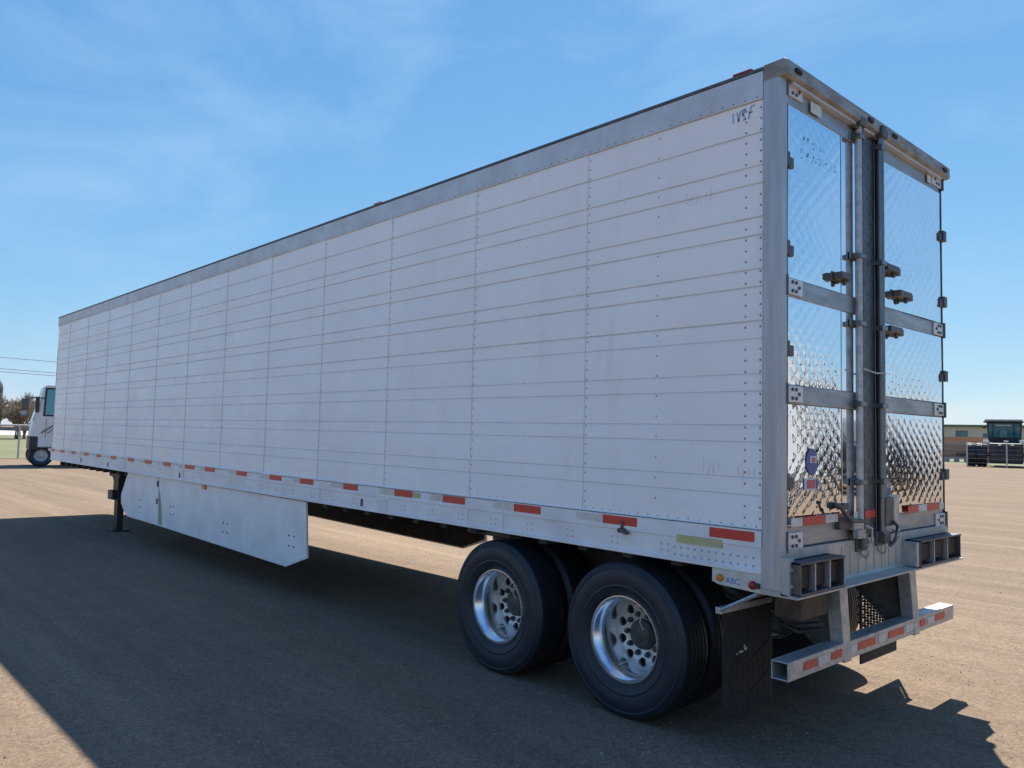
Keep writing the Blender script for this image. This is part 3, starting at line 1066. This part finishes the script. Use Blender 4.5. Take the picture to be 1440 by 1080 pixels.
part(MB().lathe([(.0, -.5), (.13, -.48), (.14, 0), (.13, .48), (0, .5)], 1, 16, 0, (-1.95, 1.3, .80)), 'air_tank', M_UNDER)
# air lines, light edges under the rear
for k, (z, yy) in enumerate(((.78, .55), (.74, .60), (.70, .62))):
    part(MB().tube([(-.75, yy, z + .1), (-.45, yy + .02, z), (-.25, yy + .05, z - .06), (-.10, yy + .12, z - .03)], .012, 6), 'air_line', M_UNDERG)
part(MB().box(-.20, -.03, .28, .62, .80, .955), 'lamp_junction_box', M_RUST, bevel=.006)

# landing gear
for y in (.36, W - .46):
    lg = part(MB().box(-13.26, -12.66, y - .06, y + .16, .96, 1.10).box(-13.10, -12.82, y - .03, y + .12, .54, 1.0), 'landing_leg', M_BLACKP, bevel=.01)
    part(MB().box(-13.06, -12.86, y - .01, y + .10, .03, .56), 'inner_leg', M_BLACKP, lg, bevel=.008)
    part(MB().box(-13.14, -12.78, y - .10, y + .19, .0, .03), 'foot', M_BLACKP, lg, bevel=.006)
    part(MB().tube([(-12.9, y + .05, .55), (-12.42, y + .05, 1.06)], .035, 8), 'brace', M_BLACKP, lg)
    part(MB().tube([(-13.0, y + .05, .60), (-13.45, y + .05, 1.06)], .03, 8), 'brace', M_BLACKP, lg)
part(MB().tube([(-12.96, .36, .68), (-12.96, W - .36, .68)], .03, 8), 'cross_shaft', M_BLACKP)
part(MB().box(-13.12, -12.86, .25, .33, .56, .72), 'crank_gearbox', M_BLACKP, bevel=.01)


# --- wheels
def make_disc():
    """wheel disc with ten hand holes cut through"""
    V2, faces = [], []

    def ring(cx, cy, r, n):
        i0 = len(V2)
        for k in range(n):
            t = 2 * math.pi * k / n
            V2.append(Vector((cx + r * math.cos(t), cy + r * math.sin(t))))
        faces.append(list(range(i0, i0 + n)))
    ring(0, 0, .234, 60)
    ring(0, 0, .08, 24)
    holes = []
    for k in range(10):
        t = 2 * math.pi * (k + .5) / 10
        ring(.188 * math.cos(t), .188 * math.sin(t), .032, 14)
    out = delaunay_2d_cdt(V2, [], faces, 0, 1e-6)
    ov, of, orig = out[0], out[2], out[5]
    tri = [f for f, o_ in zip(of, orig) if list(o_) == [0]]
    mb = MB()
    yd = .122
    cr = lambda v: yd - .03 * max(0, 1 - abs(v.length - .188) / .08)
    mb.add([(v.x, cr(v), v.y) for v in ov], [tuple(f) for f in tri], 0, True)
    for f in faces[2:]:
        c = sum((V2[i] for i in f), Vector((0, 0))) / len(f)
        n = len(f)
        top = [(V2[i].x, cr(V2[i]), V2[i].y) for i in f]
        bot = [(V2[i].x, cr(V2[i]) + .022, V2[i].y) for i in f]
        mb.add(top + bot, [(i, (i + 1) % n, n + (i + 1) % n, n + i) for i in range(n)], 0, True)
    return mb


def wheel_master():
    rim = [(.302, -.128), (.306, -.120), (.304, -.108), (.292, -.106), (.285, -.118), (.279, -.118), (.277, -.104), (.262, -.084), (.242, -.056), (.234, -.02), (.235, .03), (.234, .122)]
    mb = MB().lathe(rim, 1, 64)
    mb.lathe([(.234, .122), (.262, .122), (.286, .118), (.300, .124), (.302, .112), (.27, .09)], 1, 48)
    w = mb.build('wheel', M_RIM, None, 0, 40)
    prof = [(.288, -.112), (.300, -.122), (.330, -.134), (.345, -.137), (.350, -.141), (.356, -.141), (.362, -.138), (.400, -.146), (.430, -.145), (.462, -.137),
            (.466, -.140), (.474, -.140), (.480, -.134), (.500, -.124), (.509, -.114)]
    # tread ribs and grooves
    tread = [(.5105, -.106)]
    for gy in (-.080, -.038, .0, .038, .080):
        tread += [(.5135, gy - .0065), (.499, gy - .005), (.499, gy + .005), (.5135, gy + .0065)]
    tread += [(.5105, .106)]
    prof = prof + tread + [(r, -y) for (r, y) in reversed(prof)]
    ty = MB().lathe(prof, 1, 84).build('tyre', M_TYRE, w, 0, 28)
    d = make_disc().build('wheel_disc', M_DISC, w, 0, 40)
    hub = MB().lathe([(.105, .14), (.104, .105), (.099, .095), (.097, .080), (.084, .076), (.080, .068), (.0, .066)], 1, 30)
    hub.lathe([(.225, .146), (.225, .17)], 1, 30, 1)
    hub.lathe([(.0, .146), (.226, .147)], 1, 30, 1)
    h = hub.build('hub', [M_HUB, M_UNDER], w, 0, 40)
    nut = None
    for k in range(10):
        t = 2 * math.pi * k / 10
        if nut is None:
            nut = MB().lathe([(.020, .125), (.020, .094), (.016, .090), (.012, .074), (.0, .072)], 1, 8).build('lug_nut', M_HUB, w, 0, 30)
            n_ = nut
        else:
            n_ = dup(nut, w)
        n_.location = (.136 * math.cos(t), 0, .136 * math.sin(t))
    hose = MB().tube([(.03, .066, .04), (.015, .045, .09), (.03, .04, .15), (.05, .06, .20), (.06, .09, .215)], .0045, 6)
    hose.build('inflation_hose', M_WHT, w)
    MB().tube([(-.09, .07, -.19), (-.11, -.01, -.205)], .006, 6).build('valve_stem', M_WHT, w)
    return w


wm = wheel_master()
first = True
for x in XW:
    for (yc, rot, ang_) in ((.158, 0, .3), (.50, math.pi, 1.1), (W - .158, math.pi, .7), (W - .50, 0, 2.0)):
        w = wm if first else dup(wm)
        first = False
        w.parent = T
        w.matrix_parent_inverse = Matrix.Translation(-Vector((-8.0, 1.295, 0)))
        w.location = (x, yc, ZW)
        w.rotation_euler = (0, 0.0 if (rot == 0 and yc < 1) else ang_, rot)

# --- mud flaps
def flap(y0, y1, open_mesh):
    xf = -.40
    if not open_mesh:
        f = part(MB().box(xf, xf + .012, y0, y1, .19, .86), 'mud_flap', M_RUBBER, bevel=.003)
        # raised chevrons
        for zc in (.28, .47):
            mb = MB().hexa([(xf + .012, y0 + .06, zc + .10), (xf + .012, (y0 + y1) / 2, zc), (xf + .012, (y0 + y1) / 2, zc + .018), (xf + .012, y0 + .06, zc + .118),
                            (xf + .017, y0 + .06, zc + .10), (xf + .017, (y0 + y1) / 2, zc), (xf + .017, (y0 + y1) / 2, zc + .018), (xf + .017, y0 + .06, zc + .118)])
            mb.hexa([(xf + .012, (y0 + y1) / 2, zc), (xf + .012, y1 - .06, zc + .10), (xf + .012, y1 - .06, zc + .118), (xf + .012, (y0 + y1) / 2, zc + .018),
                     (xf + .017, (y0 + y1) / 2, zc), (xf + .017, y1 - .06, zc + .10), (xf + .017, y1 - .06, zc + .118), (xf + .017, (y0 + y1) / 2, zc + .018)])
            part(mb, 'flap_rib', M_RUBBER, f)
        for i in range(9):
            part(MB().box(xf + .012, xf + .0135, y0 + .02 + i * .062, y0 + .026 + i * .062, .20, .85), 'flap_rib', M_RUBBER, f)
        # remains of a small white print
        part(MB().box(xf + .0165, xf + .0175, y0 + .13, y0 + .142, .552, .562).box(xf + .0165, xf + .0175, y0 + .165, y0 + .205, .557, .569).box(xf + .0165, xf + .0175, y0 + .22, y0 + .25, .566, .582).box(xf + .0165, xf + .0175, y0 + .215, y0 + .228, .585, .60),
             'white_print', M_WHT, f)
    else:
        f = part(MB().box(xf, xf + .012, y0, y1, .19, .42).box(xf, xf + .012, y0, y0 + .03, .42, .88).box(xf, xf + .012, y1 - .03, y1, .42, .88), 'mud_flap', M_RUBBER)
        mb = MB()
        n_ = 11
        st = (y1 - y0 - .06) / n_
        for i in range(1, n_):
            y = y0 + .03 + i * st
            mb.box(xf + .001, xf + .011, y - .006, y + .006, .42, .88)
        for k in range(-3, 9):
            za = .42 + k * .062
            for i in range(n_):
                ya, yb = y0 + .03 + i * st, y0 + .03 + (i + 1) * st
                z_ = za + (i % 2) * .031
                if .42 <= z_ <= .87:
                    mb.box(xf - .034, xf + .010, ya + .006, yb - .006, z_, z_ + .010)
        part(mb, 'flap_mesh', M_RUBBER, f)
    return f


flap(.03, .60, False)
flap(W - .68, W - .02, True)
part(MB().box(-.425, -.385, -.01, .60, .815, .855), 'flap_hanger', M_GALV, bevel=.004)
part(MB().tube([(-.40, .0, .835), (-.15, .0, .97)], .012, 6), 'hanger_stay', M_GALV)
part(MB().box(-.425, -.385, W - .68, W + .01, .865, .90), 'flap_hanger', M_UNDERG, bevel=.004)

# --- rear underride guard
bmp = MB()
t_ = .008
y0, y1, x0, x1, z0, z1 = .018, W + .012, -.075, .030, .512, .618
bmp.box(x1 - t_, x1, y0, y1, z0, z1).box(x0, x0 + t_, y0, y1, z0, z1).box(x0 + t_, x1 - t_, y0, y1, z1 - t_, z1 - .0005).box(x0 + t_, x1 - t_, y0, y1, z0 + .0005, z0 + t_)
bumper = part(bmp, 'underride_bumper', M_GALV, bevel=.002)
for (a, b, r_) in ((.195, .36, 1), (.375, .50, 0), (.54, .68, 1), (.805, .885, 0), (.91, 1.165, 1), (1.215, 1.325, 0), (1.37, 1.63, 1), (1.66, 1.79, 0),
                   (1.925, 2.025, 1), (2.065, 2.18, 0), (2.225, 2.41, 1)):
    part(MB().box(x1, x1 + .003, a, b, .545, .592), 'red_tape' if r_ else 'white_tape', M_RED if r_ else M_WHT, bumper)
for ya in (.69, 1.795):
    up_ = part(MB().hexa([(-.05, ya + .02, .50), (.036, ya + .02, .50), (.036, ya + .115, .50), (-.05, ya + .115, .50),
                          (-.08, ya, .977), (.01, ya, .977), (.01, ya + .11, .977), (-.08, ya + .11, .977)]), 'guard_upright', M_GALV, bevel=.004)
    gus = MB().prism([(-.05, .977), (-.58, .977), (-.58, .93), (-.14, .53), (-.05, .53)], 1, ya + .045, ya + .053)
    part(gus, 'gusset_plate', M_UNDERG, up_)
part(MB().box(-.10, -.085, .81, 1.78, .93, .977), 'guard_brace', M_UNDERG)

# ================================================================ BACKGROUND, LEFT
def quad_text():
    pass


# white cab-over truck behind the trailer's nose; forward is -Y
TX, TY = -38.5, 4.27
tr = thing('cabover_truck', 'white cab-over truck with teal side window and black mirror arm beyond the trailer nose', 'truck', (TX, TY + 3, 0))
tr['_w'] = (TX, TY + 3, 0)
prof = [(0, .95), (0, 1.56), (.04, 2.05), (.24, 2.95), (.42, 3.92), (.52, 4.02), (2.5, 4.02), (2.5, .95)]
cab = MB().prism([(TY + f_, z) for f_, z in prof], 0, TX - 1.2, TX + 1.2).build('cab', M_TRUCKW, tr, .05)
MB().prism([(TY + .50, 2.55), (TY + .54, 3.80), (TY + 1.62, 3.80), (TY + 1.62, 2.55)], 0, TX + 1.2, TX + 1.215).build('window', M_GLASS, cab, .02)
MB().prism([(TY + .42, 2.47), (TY + .46, 3.88), (TY + 1.70, 3.88), (TY + 1.70, 2.47)], 0, TX + 1.196, TX + 1.208).build('window_frame', M_BLACKP, cab)
MB().prism([(TY + .045, 2.25), (TY + .215, 2.90), (TY + .30, 2.92), (TY + .11, 2.24)], 0, TX - 1.0, TX + 1.0).build('windscreen', M_DKGLASS, cab)
MB().tube([(TX + 1.23, TY + .38, 1.65), (TX + 1.23, TY + 1.35, 2.45)], .025, 6).build('grab_rail', M_RUST, cab)
MB().tube([(TX + 1.23, TY + .62, 1.65), (TX + 1.23, TY + 1.5, 2.42)], .02, 6).build('grab_rail', M_GREYM, cab)
MB().box(TX + 1.2, TX + 1.21, TY + .55, TY + .57, 1.4, 2.4).build('door_seam', M_GREYM, cab)
MB().tube([(TX + 1.2, TY + .45, 3.35), (TX + 1.35, TY + .1, 3.38), (TX + 1.35, TY - .35, 3.38)], .03, 6).build('mirror_arm', M_BLACKP, cab)
MB().box(TX + 1.22, TX + 1.36, TY + .10, TY + .26, 2.65, 3.42).build('mirror', M_BLACKP, cab, .03)
MB().box(TX + 1.28, TX + 1.40, TY - .42, TY - .14, 2.75, 3.30).build('mirror', M_DKMET, cab, .03)
MB().lathe([(0, .0), (.12, .02), (.17, .10), (.17, .16)], 0, 12, 0, (TX + 1.3, TY - .32, 2.62)).build('spot_mirror', M_GALV, cab)
MB().box(TX - 1.22, TX + 1.22, TY - .04, TY + .30, .72, 1.36).build('bumper', M_BLACKP, tr, .06)
MB().box(TX - 1.15, TX + 1.18, TY + .05, TY + 2.4, 1.30, 1.52).build('step', M_BLACKP, tr, .03)
MB().box(TX - .45, TX + .45, TY + .4, TY + 9.5, .62, .95).build('chassis', M_UNDER, tr)
MB().box(TX - 1.25, TX + 1.25, TY + 3.0, TY + 9.6, 1.15, 3.6).build('box_body', M_TRUCKW, tr, .03)
wt = None
for (yw, sx) in ((.44, 1), (.44, -1), (7.3, 1), (7.3, -1)):
    if wt is None:
        wt = MB().lathe([(.27, .10), (.40, .14), (.48, .11), (.50, .0), (.48, -.11), (.40, -.14), (.27, -.10)], 0, 28).build('wheel', M_TYRE, tr)
        MB().lathe([(.30, .11), (.27, .07), (.20, .04), (.12, .05), (.10, .12), (0, .13)], 0, 20).build('rim', M_GALV, wt)
        wq = wt
    else:
        wq = dup(wt, tr)
    wq.location = (TX + sx * 1.0, TY + yw, .50)
    wq.rotation_euler = (0, 0, 0 if sx > 0 else math.pi)

tr.rotation_euler = (0, 0, R(-9))
cab.scale = (1, 1, .905)

# fence posts and rail at the lot's edge
fe = thing('pipe_fence', 'grey pipe fence with thin posts along the grass verge at far left', 'fence', (-48.2, 5, 0))
fe['_w'] = (-48.2, 5, 0)
for k in range(12):
    y = -10.3 + k * 3.2
    MB().tube([(-48, y, 0), (-48, y, 1.78)], .055, 8).build('post', M_GALV, fe)
MB().tube([(-48, -12, 1.80), (-48, 26, 1.80)], .05, 8).build('top_rail', M_GALV, fe)
MB().box(-48.12, -48.02, -12, 26, 1.50, 1.70).build('plank', M_GREYM, fe, .01)

# bare scrub trees
def bare_tree(x, y, h, seed, label):
    rnd = random.Random(seed)
    t = thing('bare_tree', label, 'tree', (x, y, 0), 'leafless trees beyond the road')
    t['_w'] = (x, y, 0)
    tk, tw = MB(), MB()

    def grow(p, d, ln, r, lev):
        q = p + d * ln
        mid = p + d * ln * .5 + Vector((rnd.uniform(-1, 1), rnd.uniform(-1, 1), 0)) * ln * .06
        (tk if lev < 2 else tw).tube([p, mid, q], r, 5 if lev < 2 else 3, 0, r * .6, False)
        if lev == 4:
            return
        for _ in range(5 if lev < 3 else 4):
            a = Vector((rnd.uniform(-1, 1), rnd.uniform(-1, 1), rnd.uniform(.0, .9)))
            nd = (d * .75 + a * .75).normalized()
            s = p.lerp(q, rnd.uniform(.45, 1.0))
            grow(s, nd, ln * rnd.uniform(.55, .8), max(r * .55, .026), lev + 1)
    for k in range(3):
        grow(Vector((x + rnd.uniform(-.5, .5), y + rnd.uniform(-.5, .5), 0)), Vector((rnd.uniform(-.25, .25), rnd.uniform(-.25, .25), 1)).normalized(), h * .36, h * .02, 0)
    tk.build('trunk', M_BARK, t)
    tw.build('crown', M_TWIG, t)
    return t


tl = ['leafless brown tree beyond the road, nearest the dark silo', 'taller leafless tree behind the truck mirrors', 'low spreading leafless tree left of the white cab',
      'small leafless bush-like tree between the silo and the mirrors', 'leafless tree directly behind the white truck cab']
for k, (y, h, xx) in enumerate(((16.6, 6.6, -118), (20.6, 7.2, -121), (19.0, 6.0, -114), (17.9, 5.6, -112), (22.6, 6.6, -118))):
    bare_tree(xx, y, h, 11 + k, tl[k])

# dark silo far off at the frame edge
si = thing('silo', 'dark domed silo far beyond the road at the left edge', 'silo', (-333, 52.6, 0))
si['_w'] = (-333, 52.6, 0)
MB().lathe([(3.3, 0), (3.3, 14.5)], 2, 32, 0, (-333, 52.6, 0)).build('shell', M_SILO, si)
MB().lathe([(3.35, 14.5), (3.1, 16.0), (2.3, 17.6), (1.1, 18.6), (0, 18.9)], 2, 32, 0, (-333, 52.6, 0)).build('dome', M_SILO, si)

# overhead wires
pl = thing('power_line', 'thin overhead power wires sagging across the sky at far left', 'power line', (-76, -20, 0))
pl['_w'] = (-76, -20, 0)
for (zA, k) in ((7.60, 0), (6.62, 1), (6.35, 2)):
    pts = []
    for i in range(25):
        t = i / 24
        y = -20 + t * 90
        pts.append((-76 + k * .3, y, zA + .9 - 4 * 1.1 * t * (1 - t) - .2 * t))
    MB().tube(pts, .022, 5).build('wire', M_WIRE, pl)
for y in (-20, 70):
    po = MB().tube([(-76, y, 0), (-76, y, 9.2)], .16, 10, 0, .11).build('pole', M_BARK, pl)
    MB().box(-76.9, -75.0, y - .06, y + .06, 8.4, 8.55).build('cross_arm', M_BARK, po)

# ================================================================ BACKGROUND, RIGHT
RV = Vector((.96, .27, 0)).normalized()      # to the right as seen from the camera
DV = Vector((-.27, .96, 0)).normalized()     # away from it


def fr_box(mb, o, a0, a1, d0, d1, z0, z1, mi=0):
    p = lambda a, d, z: tuple(Vector(o) + RV * a + DV * d + Vector((0, 0, z)))
    return mb.hexa([p(a0, d0, z0), p(a1, d0, z0), p(a1, d1, z0), p(a0, d1, z0), p(a0, d0, z1), p(a1, d0, z1), p(a1, d1, z1), p(a0, d1, z1)], mi)


def rthing(name, label, cat, o):
    t = thing(name, label, cat, o)
    t['_w'] = tuple(o)
    return t


# wire fence at the edge of the lot
O = Vector((-23.2, 76.4, 0))
sf = rthing('wire_fence', 'low wire fence with galvanised posts in front of the dark tractor', 'fence', O)
for k in range(-2, 4):
    MB().tube([O + RV * (.2 + k * 3.1), O + RV * (.2 + k * 3.1) + Vector((0, 0, 2.35))], .06, 8).build('post', M_GALV, sf)
for z in (.4, .8, 1.2, 1.6, 2.0):
    MB().tube([O - RV * 8 + Vector((0, 0, z)), O + RV * 13 + Vector((0, 0, z))], .008, 4).build('wire', M_GREYM, sf)

# big articulated tractor seen from the front: three tyres each side, glazed cab
O = Vector((-23.7, 84.0, 0))
p = lambda a, d, z: tuple(O + RV * a + DV * d + Vector((0, 0, z)))
hv = rthing('tractor', 'dark wheeled tractor with wide teal glazed cab and pale roof behind the wire fence', 'tractor', O)
fr_box(MB(), O, .35, 3.05, -4.9, .2, .35, 2.25).build('hood', M_BLACKP, hv, .15)
fr_box(MB(), O, .9, 2.5, -4.96, -4.9, 1.1, 2.05).build('grille', M_SILO, hv, .03)
fr_box(MB(), O, .5, 2.9, -.6, 5.0, 1.0, 2.45).build('body', M_BLACKP, hv, .1)
fr_box(MB(), O, -2.4, 5.8, -4.1, -3.8, 1.0, 1.3).build('axle', M_BLACKP, hv)
for (a0, w_, z0, h_) in ((-.15, .5, 2.30, .22), (1.05, .28, 2.02, .12), (2.05, .28, 2.02, .12), (2.75, .55, 2.32, .24), (1.5, .4, 2.38, .1)):
    fr_box(MB(), O, a0, a0 + w_, -5.10, -4.9, z0, z0 + h_).build('headlight', M_TRUCKW, hv, .03)
cabm = MB()
cabm.hexa([p(.25, 0, 2.4), p(3.0, 0, 2.4), p(3.0, 2, 2.4), p(.25, 2, 2.4), p(.1, -.2, 4.3), p(3.1, -.2, 4.3), p(3.0, 2, 4.3), p(.25, 2, 4.3)])
cb = cabm.build('cab', M_BLACKP, hv, .04)
for (a0, a1) in ((.28, .62), (.72, 2.36), (2.46, 2.92)):
    MB().hexa([p(a0, -.05, 2.85), p(a1, -.05, 2.85), p(a1, .0, 2.85), p(a0, .0, 2.85), p(a0, -.23, 4.2), p(a1, -.23, 4.2), p(a1, -.1, 4.2), p(a0, -.1, 4.2)]).build('window', M_CABGLASS if a0 > .7 and a0 < 2 else M_DKGLASS, cb)
fr_box(MB(), O, 1.2, 1.85, -.32, -.2, 2.8, 3.6).build('seat', M_DKGLASS, cb, .04)
fr_box(MB(), O, .85, 2.2, -.34, -.2, 3.95, 4.1).build('sun_visor', M_CONC, cb, .02)
fr_box(MB(), O, -.15, 3.25, -.5, 2.3, 4.32, 4.42).build('roof', M_BLACKP, cb)
fr_box(MB(), O, -.05, 3.15, -.45, 2.2, 4.42, 4.62).build('roof_cap', M_CONC, cb, .06)
fr_box(MB(), O, -.25, .05, -.4, -.3, 3.7, 3.95).build('mirror', M_BLACKP, cb, .02)
fr_box(MB(), O, 3.35, 3.60, -.4, -.3, 2.2, 4.0).build('exhaust_stack', M_BLACKP, cb, .03)
tw_ = None
for (a, d) in [(x_, d_) for d_ in (-4.0, 3.4) for x_ in (-1.15, -.28, 3.68, 4.55)]:
    if tw_ is None:
        mb = MB().lathe([(.5, -.36), (.95, -.40), (1.06, -.36), (1.09, -.30), (1.09, .30), (1.06, .36), (.95, .40), (.5, .36)], 0, 32)
        for k in range(22):
            t = 2 * math.pi * k / 22
            for sg in (-1, 1):
                t2 = t + (.14 if sg > 0 else 0)
                c, s_2 = math.cos(t2), math.sin(t2)
                c3, s3 = math.cos(t2 + .10), math.sin(t2 + .10)
                q = lambda x, r, cc, ss: (x, r * cc, r * ss)
                mb.hexa([q(sg * .02, 1.08, c, s_2), q(sg * .38, 1.05, c3, s3), q(sg * .38, 1.05, math.cos(t2 + .17), math.sin(t2 + .17)), q(sg * .02, 1.08, math.cos(t2 + .06), math.sin(t2 + .06)),
                         q(sg * .02, 1.15, c, s_2), q(sg * .38, 1.13, c3, s3), q(sg * .38, 1.13, math.cos(t2 + .17), math.sin(t2 + .17)), q(sg * .02, 1.15, math.cos(t2 + .06), math.sin(t2 + .06))])
        tw_ = mb.build('tyre', M_TYRE, hv)
        MB().lathe([(.5, .3), (.45, .1), (.2, .12), (0, .14)], 0, 20).build('rim', M_GREYM, tw_)
        wq = tw_
    else:
        wq = dup(tw_, hv)
    wq.location = O + RV * a + DV * d + Vector((0, 0, 1.15))
    wq.rotation_euler = (random.uniform(0, 6), 0, math.atan2(RV.y, RV.x))

# long beige shed
O = Vector((-43.5, 128.2, 0))
bd = rthing('shed', 'long low beige shed with pale green roof on the far right horizon', 'building', O)
wall = fr_box(MB(), O, -6, 22, 0, 10, 0, 4.9).build('wall', M_BEIGE, bd)
rf = MB()
q = lambda a, d, z: tuple(O + RV * a + DV * d + Vector((0, 0, z)))
rf.hexa([q(-6.3, -.5, 4.85), q(22.3, -.5, 4.85), q(22.3, 10.5, 4.85), q(-6.3, 10.5, 4.85), q(-6.3, -.5, 5.2), q(22.3, -.5, 5.2), q(22.3, 10.5, 5.0), q(-6.3, 10.5, 5.0)])
rf.build('roof', M_GREENR, bd)
for (a0, a1, z0, z1) in ((2.6, 4.2, 3.1, 4.3), (6.2, 7.3, 3.3, 3.9), (-3, -1.4, 3.1, 4.3), (16, 17.5, 3.1, 4.2)):
    fw_ = fr_box(MB(), O, a0, a1, -.06, 0, z0, z1).build('window', M_GREYM, bd)
    fr_box(MB(), O, a0 + .12, a1 - .12, -.09, -.06, z0 + .12, z1 - .12).build('pane', M_DKGLASS, fw_)

# timber stacks on concrete bearers
O = Vector((-34.2, 99.8, 0))
def timber(name, label, z0, rows, hh, m, a1):
    t = rthing(name, label, 'timber', O + Vector((0, 0, z0)))
    for r_ in range(rows):
        for k in range(3):
            dd = k * .42
            fr_box(MB(), O, random.uniform(-.15, .15), a1 + random.uniform(-.15, .15), dd, dd + .39, z0 + r_ * hh + .01, z0 + (r_ + 1) * hh - .015).build('beam', m, t)
    return t


timber('timber_stack', 'lower stack of dark brown beams on pale concrete blocks near grass', .55, 7, .24, M_WOODB, 6.0)
timber('timber_stack', 'upper orange brown stack of beams lying on the darker stack', 2.32, 3, .24, M_WOODA, 5.4)
be = rthing('bearer_board', 'pale bearer board between the two brown timber stacks', 'board', O + Vector((0, 0, 2.24)))
fr_box(MB(), O, -.3, 6.1, -.03, 1.3, 2.235, 2.315).build('board', M_CONC, be)
for k in range(6):
    c0 = rthing('concrete_block', 'pale concrete block carrying the lower brown timber stack', 'block', O + RV * (.2 + k * 1.05))
    c0['group'] = 'concrete blocks under the timber'
    c0['label'] = ['leftmost pale concrete block under the brown timber stack', 'second pale concrete block from the left under the timber', 'third pale concrete block from the left under the timber',
                   'fourth pale concrete block from the left under the timber', 'fifth pale concrete block from the left under the timber', 'rightmost pale concrete block under the timber, beside the crates'][k]
    fr_box(MB(), O, .2 + k * 1.05, .75 + k * 1.05, -.05, 1.25, .0, .545).build('block', M_CONC, c0, .02)
# dark timber end near the fence
O2 = O + RV * 4.1
cr = rthing('crate_stack', 'reddish brown crate stack at the right end of the timber', 'crate', O2 - DV * .9)
for r_ in range(4):
    for k in range(2):
        fr_box(MB(), O2, k * 1.15, k * 1.15 + 1.1, -1.4, -.4, r_ * .56, r_ * .56 + .54).build('crate', M_WOODB, cr, .02)

# ================================================================ OUT OF FRAME: what the doors mirror
M_DARKT = mat('charcoal_trailer_paint', (0.06, 0.065, 0.075), (0.09, 0.09, 0.1), 0.4, nscale=1)


def parked_trailer(x, y, rz):
    t = thing('parked_trailer', 'white box trailer parked in the row that shows mirrored in the rear doors', 'trailer', (0, 0, 0), 'trailers parked in a row to the right')
    MB().box(0, 13.5, -1.3, 1.3, 1.1, 4.05).build('cargo_body', M_TRUCKW, t, .02)
    MB().box(-.02, .05, -1.31, 1.31, 3.85, 4.1).build('header', M_ALU, t, .01)
    MB().box(-.03, .06, -1.31, 1.31, .95, 1.15).build('sill', M_ALU, t, .01)
    MB().box(.2, 13.2, -1.0, 1.0, .45, 1.1).build('chassis', M_UNDER, t)
    MB().box(-.05, .05, -1.25, 1.25, .5, .62).build('underride_bumper', M_GALV, t)
    for z in (1.15,):
        MB().box(-.035, -.025, -.02, .02, 1.2, 3.8).build('lock_rod', M_DKMET, t)
    for xx in (1.2, 2.45):
        for yy in (-.95, .95):
            MB().lathe([(.28, -.30), (.45, -.31), (.51, -.27), (.51, .27), (.45, .31), (.28, .30)], 1, 20, 0, (xx, yy, .51)).build('tyre', M_TYRE, t)
    return t


pt = parked_trailer(0, 0, 0)
spots = [(6.7, 10.2), (7.7, 13.4), (8.8, 16.7), (9.9, 20.0), (11.0, 23.4), (12.1, 26.8), (13.3, 30.4), (14.5, 34.0), (15.8, 38.0), (17.2, 42.5)]
ORD = ['nearest', 'second', 'third', 'fourth', 'fifth', 'sixth', 'seventh', 'eighth', 'ninth', 'farthest']
DARK = (2, 4, 7)
TL = [('charcoal' if k in DARK else 'white') + ' box trailer, ' + ORD[k] + ' from the doors in the reflected row' for k in range(10)]
for k, (x, y) in enumerate(spots):
    o = pt if k == 0 else dup(pt)
    o.location = (x + (8.5 if k in (5, 8) else 0), y, 0)
    o['label'] = TL[k]
    if k in DARK:
        b_ = [c for c in o.children if c.name.startswith('cargo_body')][0]
        b_.data = b_.data.copy()
        b_.data.materials[0] = M_DARKT
    o.rotation_euler = (0, 0, R(4) * random.uniform(-1, 1))



def parked_tractor(x, y):
    """dark conventional tractor unit, bonnet towards -X"""
    t = thing('tractor_unit', 'dark tractor unit parked before the reflected trailers', 'truck', (0, 0, 0), 'dark tractor units before the trailer row')
    MB().prism([(-.0, .75), (.05, 1.55), (1.9, 1.85), (1.9, .75)], 1, -.95, .95).build('hood', M_DARKT, t, .06)
    cb_ = MB().prism([(1.9, .75), (1.9, 1.85), (2.45, 2.75), (2.7, 2.85), (4.2, 2.85), (4.2, .75)], 1, -1.15, 1.15).build('cab', M_DARKT, t, .06)
    MB().prism([(1.90, 1.95), (2.38, 2.68), (2.42, 2.66), (1.94, 1.93)], 1, -1.0, 1.0).build('windscreen', M_BLACKP, cb_)
    MB().box(-.12, .06, -1.15, 1.15, .45, .85).build('bumper', M_GALV, t, .05)
    MB().box(.03, .07, -.55, .55, .9, 1.5).build('grille', M_GREYM, t, .02)
    MB().box(4.2, 7.2, -.45, .45, .75, 1.05).build('chassis', M_UNDER, t)
    for (xx, yy) in ((1.0, -1.0), (1.0, 1.0), (5.4, -.95), (5.4, .95), (6.6, -.95), (6.6, .95)):
        MB().lathe([(.28, -.16), (.45, -.17), (.51, -.13), (.51, .13), (.45, .17), (.28, .16)], 1, 18, 0, (xx, yy, .51)).build('tyre', M_TYRE, t)
    return t


tu = parked_tractor(0, 0)
UL = ['nearest dark tractor unit before the reflected trailer row', 'second dark tractor unit before the reflected trailer row',
      'third dark tractor unit before the reflected trailer row', 'farthest dark tractor unit before the reflected trailer row']
for k, (x, y) in enumerate(((9.0, 26.2), (9.7, 29.4), (12.5, 37.0), (13.4, 40.2))):
    o = tu if k == 0 else dup(tu)
    o.location = (x, y, 0)
    o['label'] = UL[k]

for o in list(bpy.data.objects):
    if '_w' in o.keys():
        del o['_w']
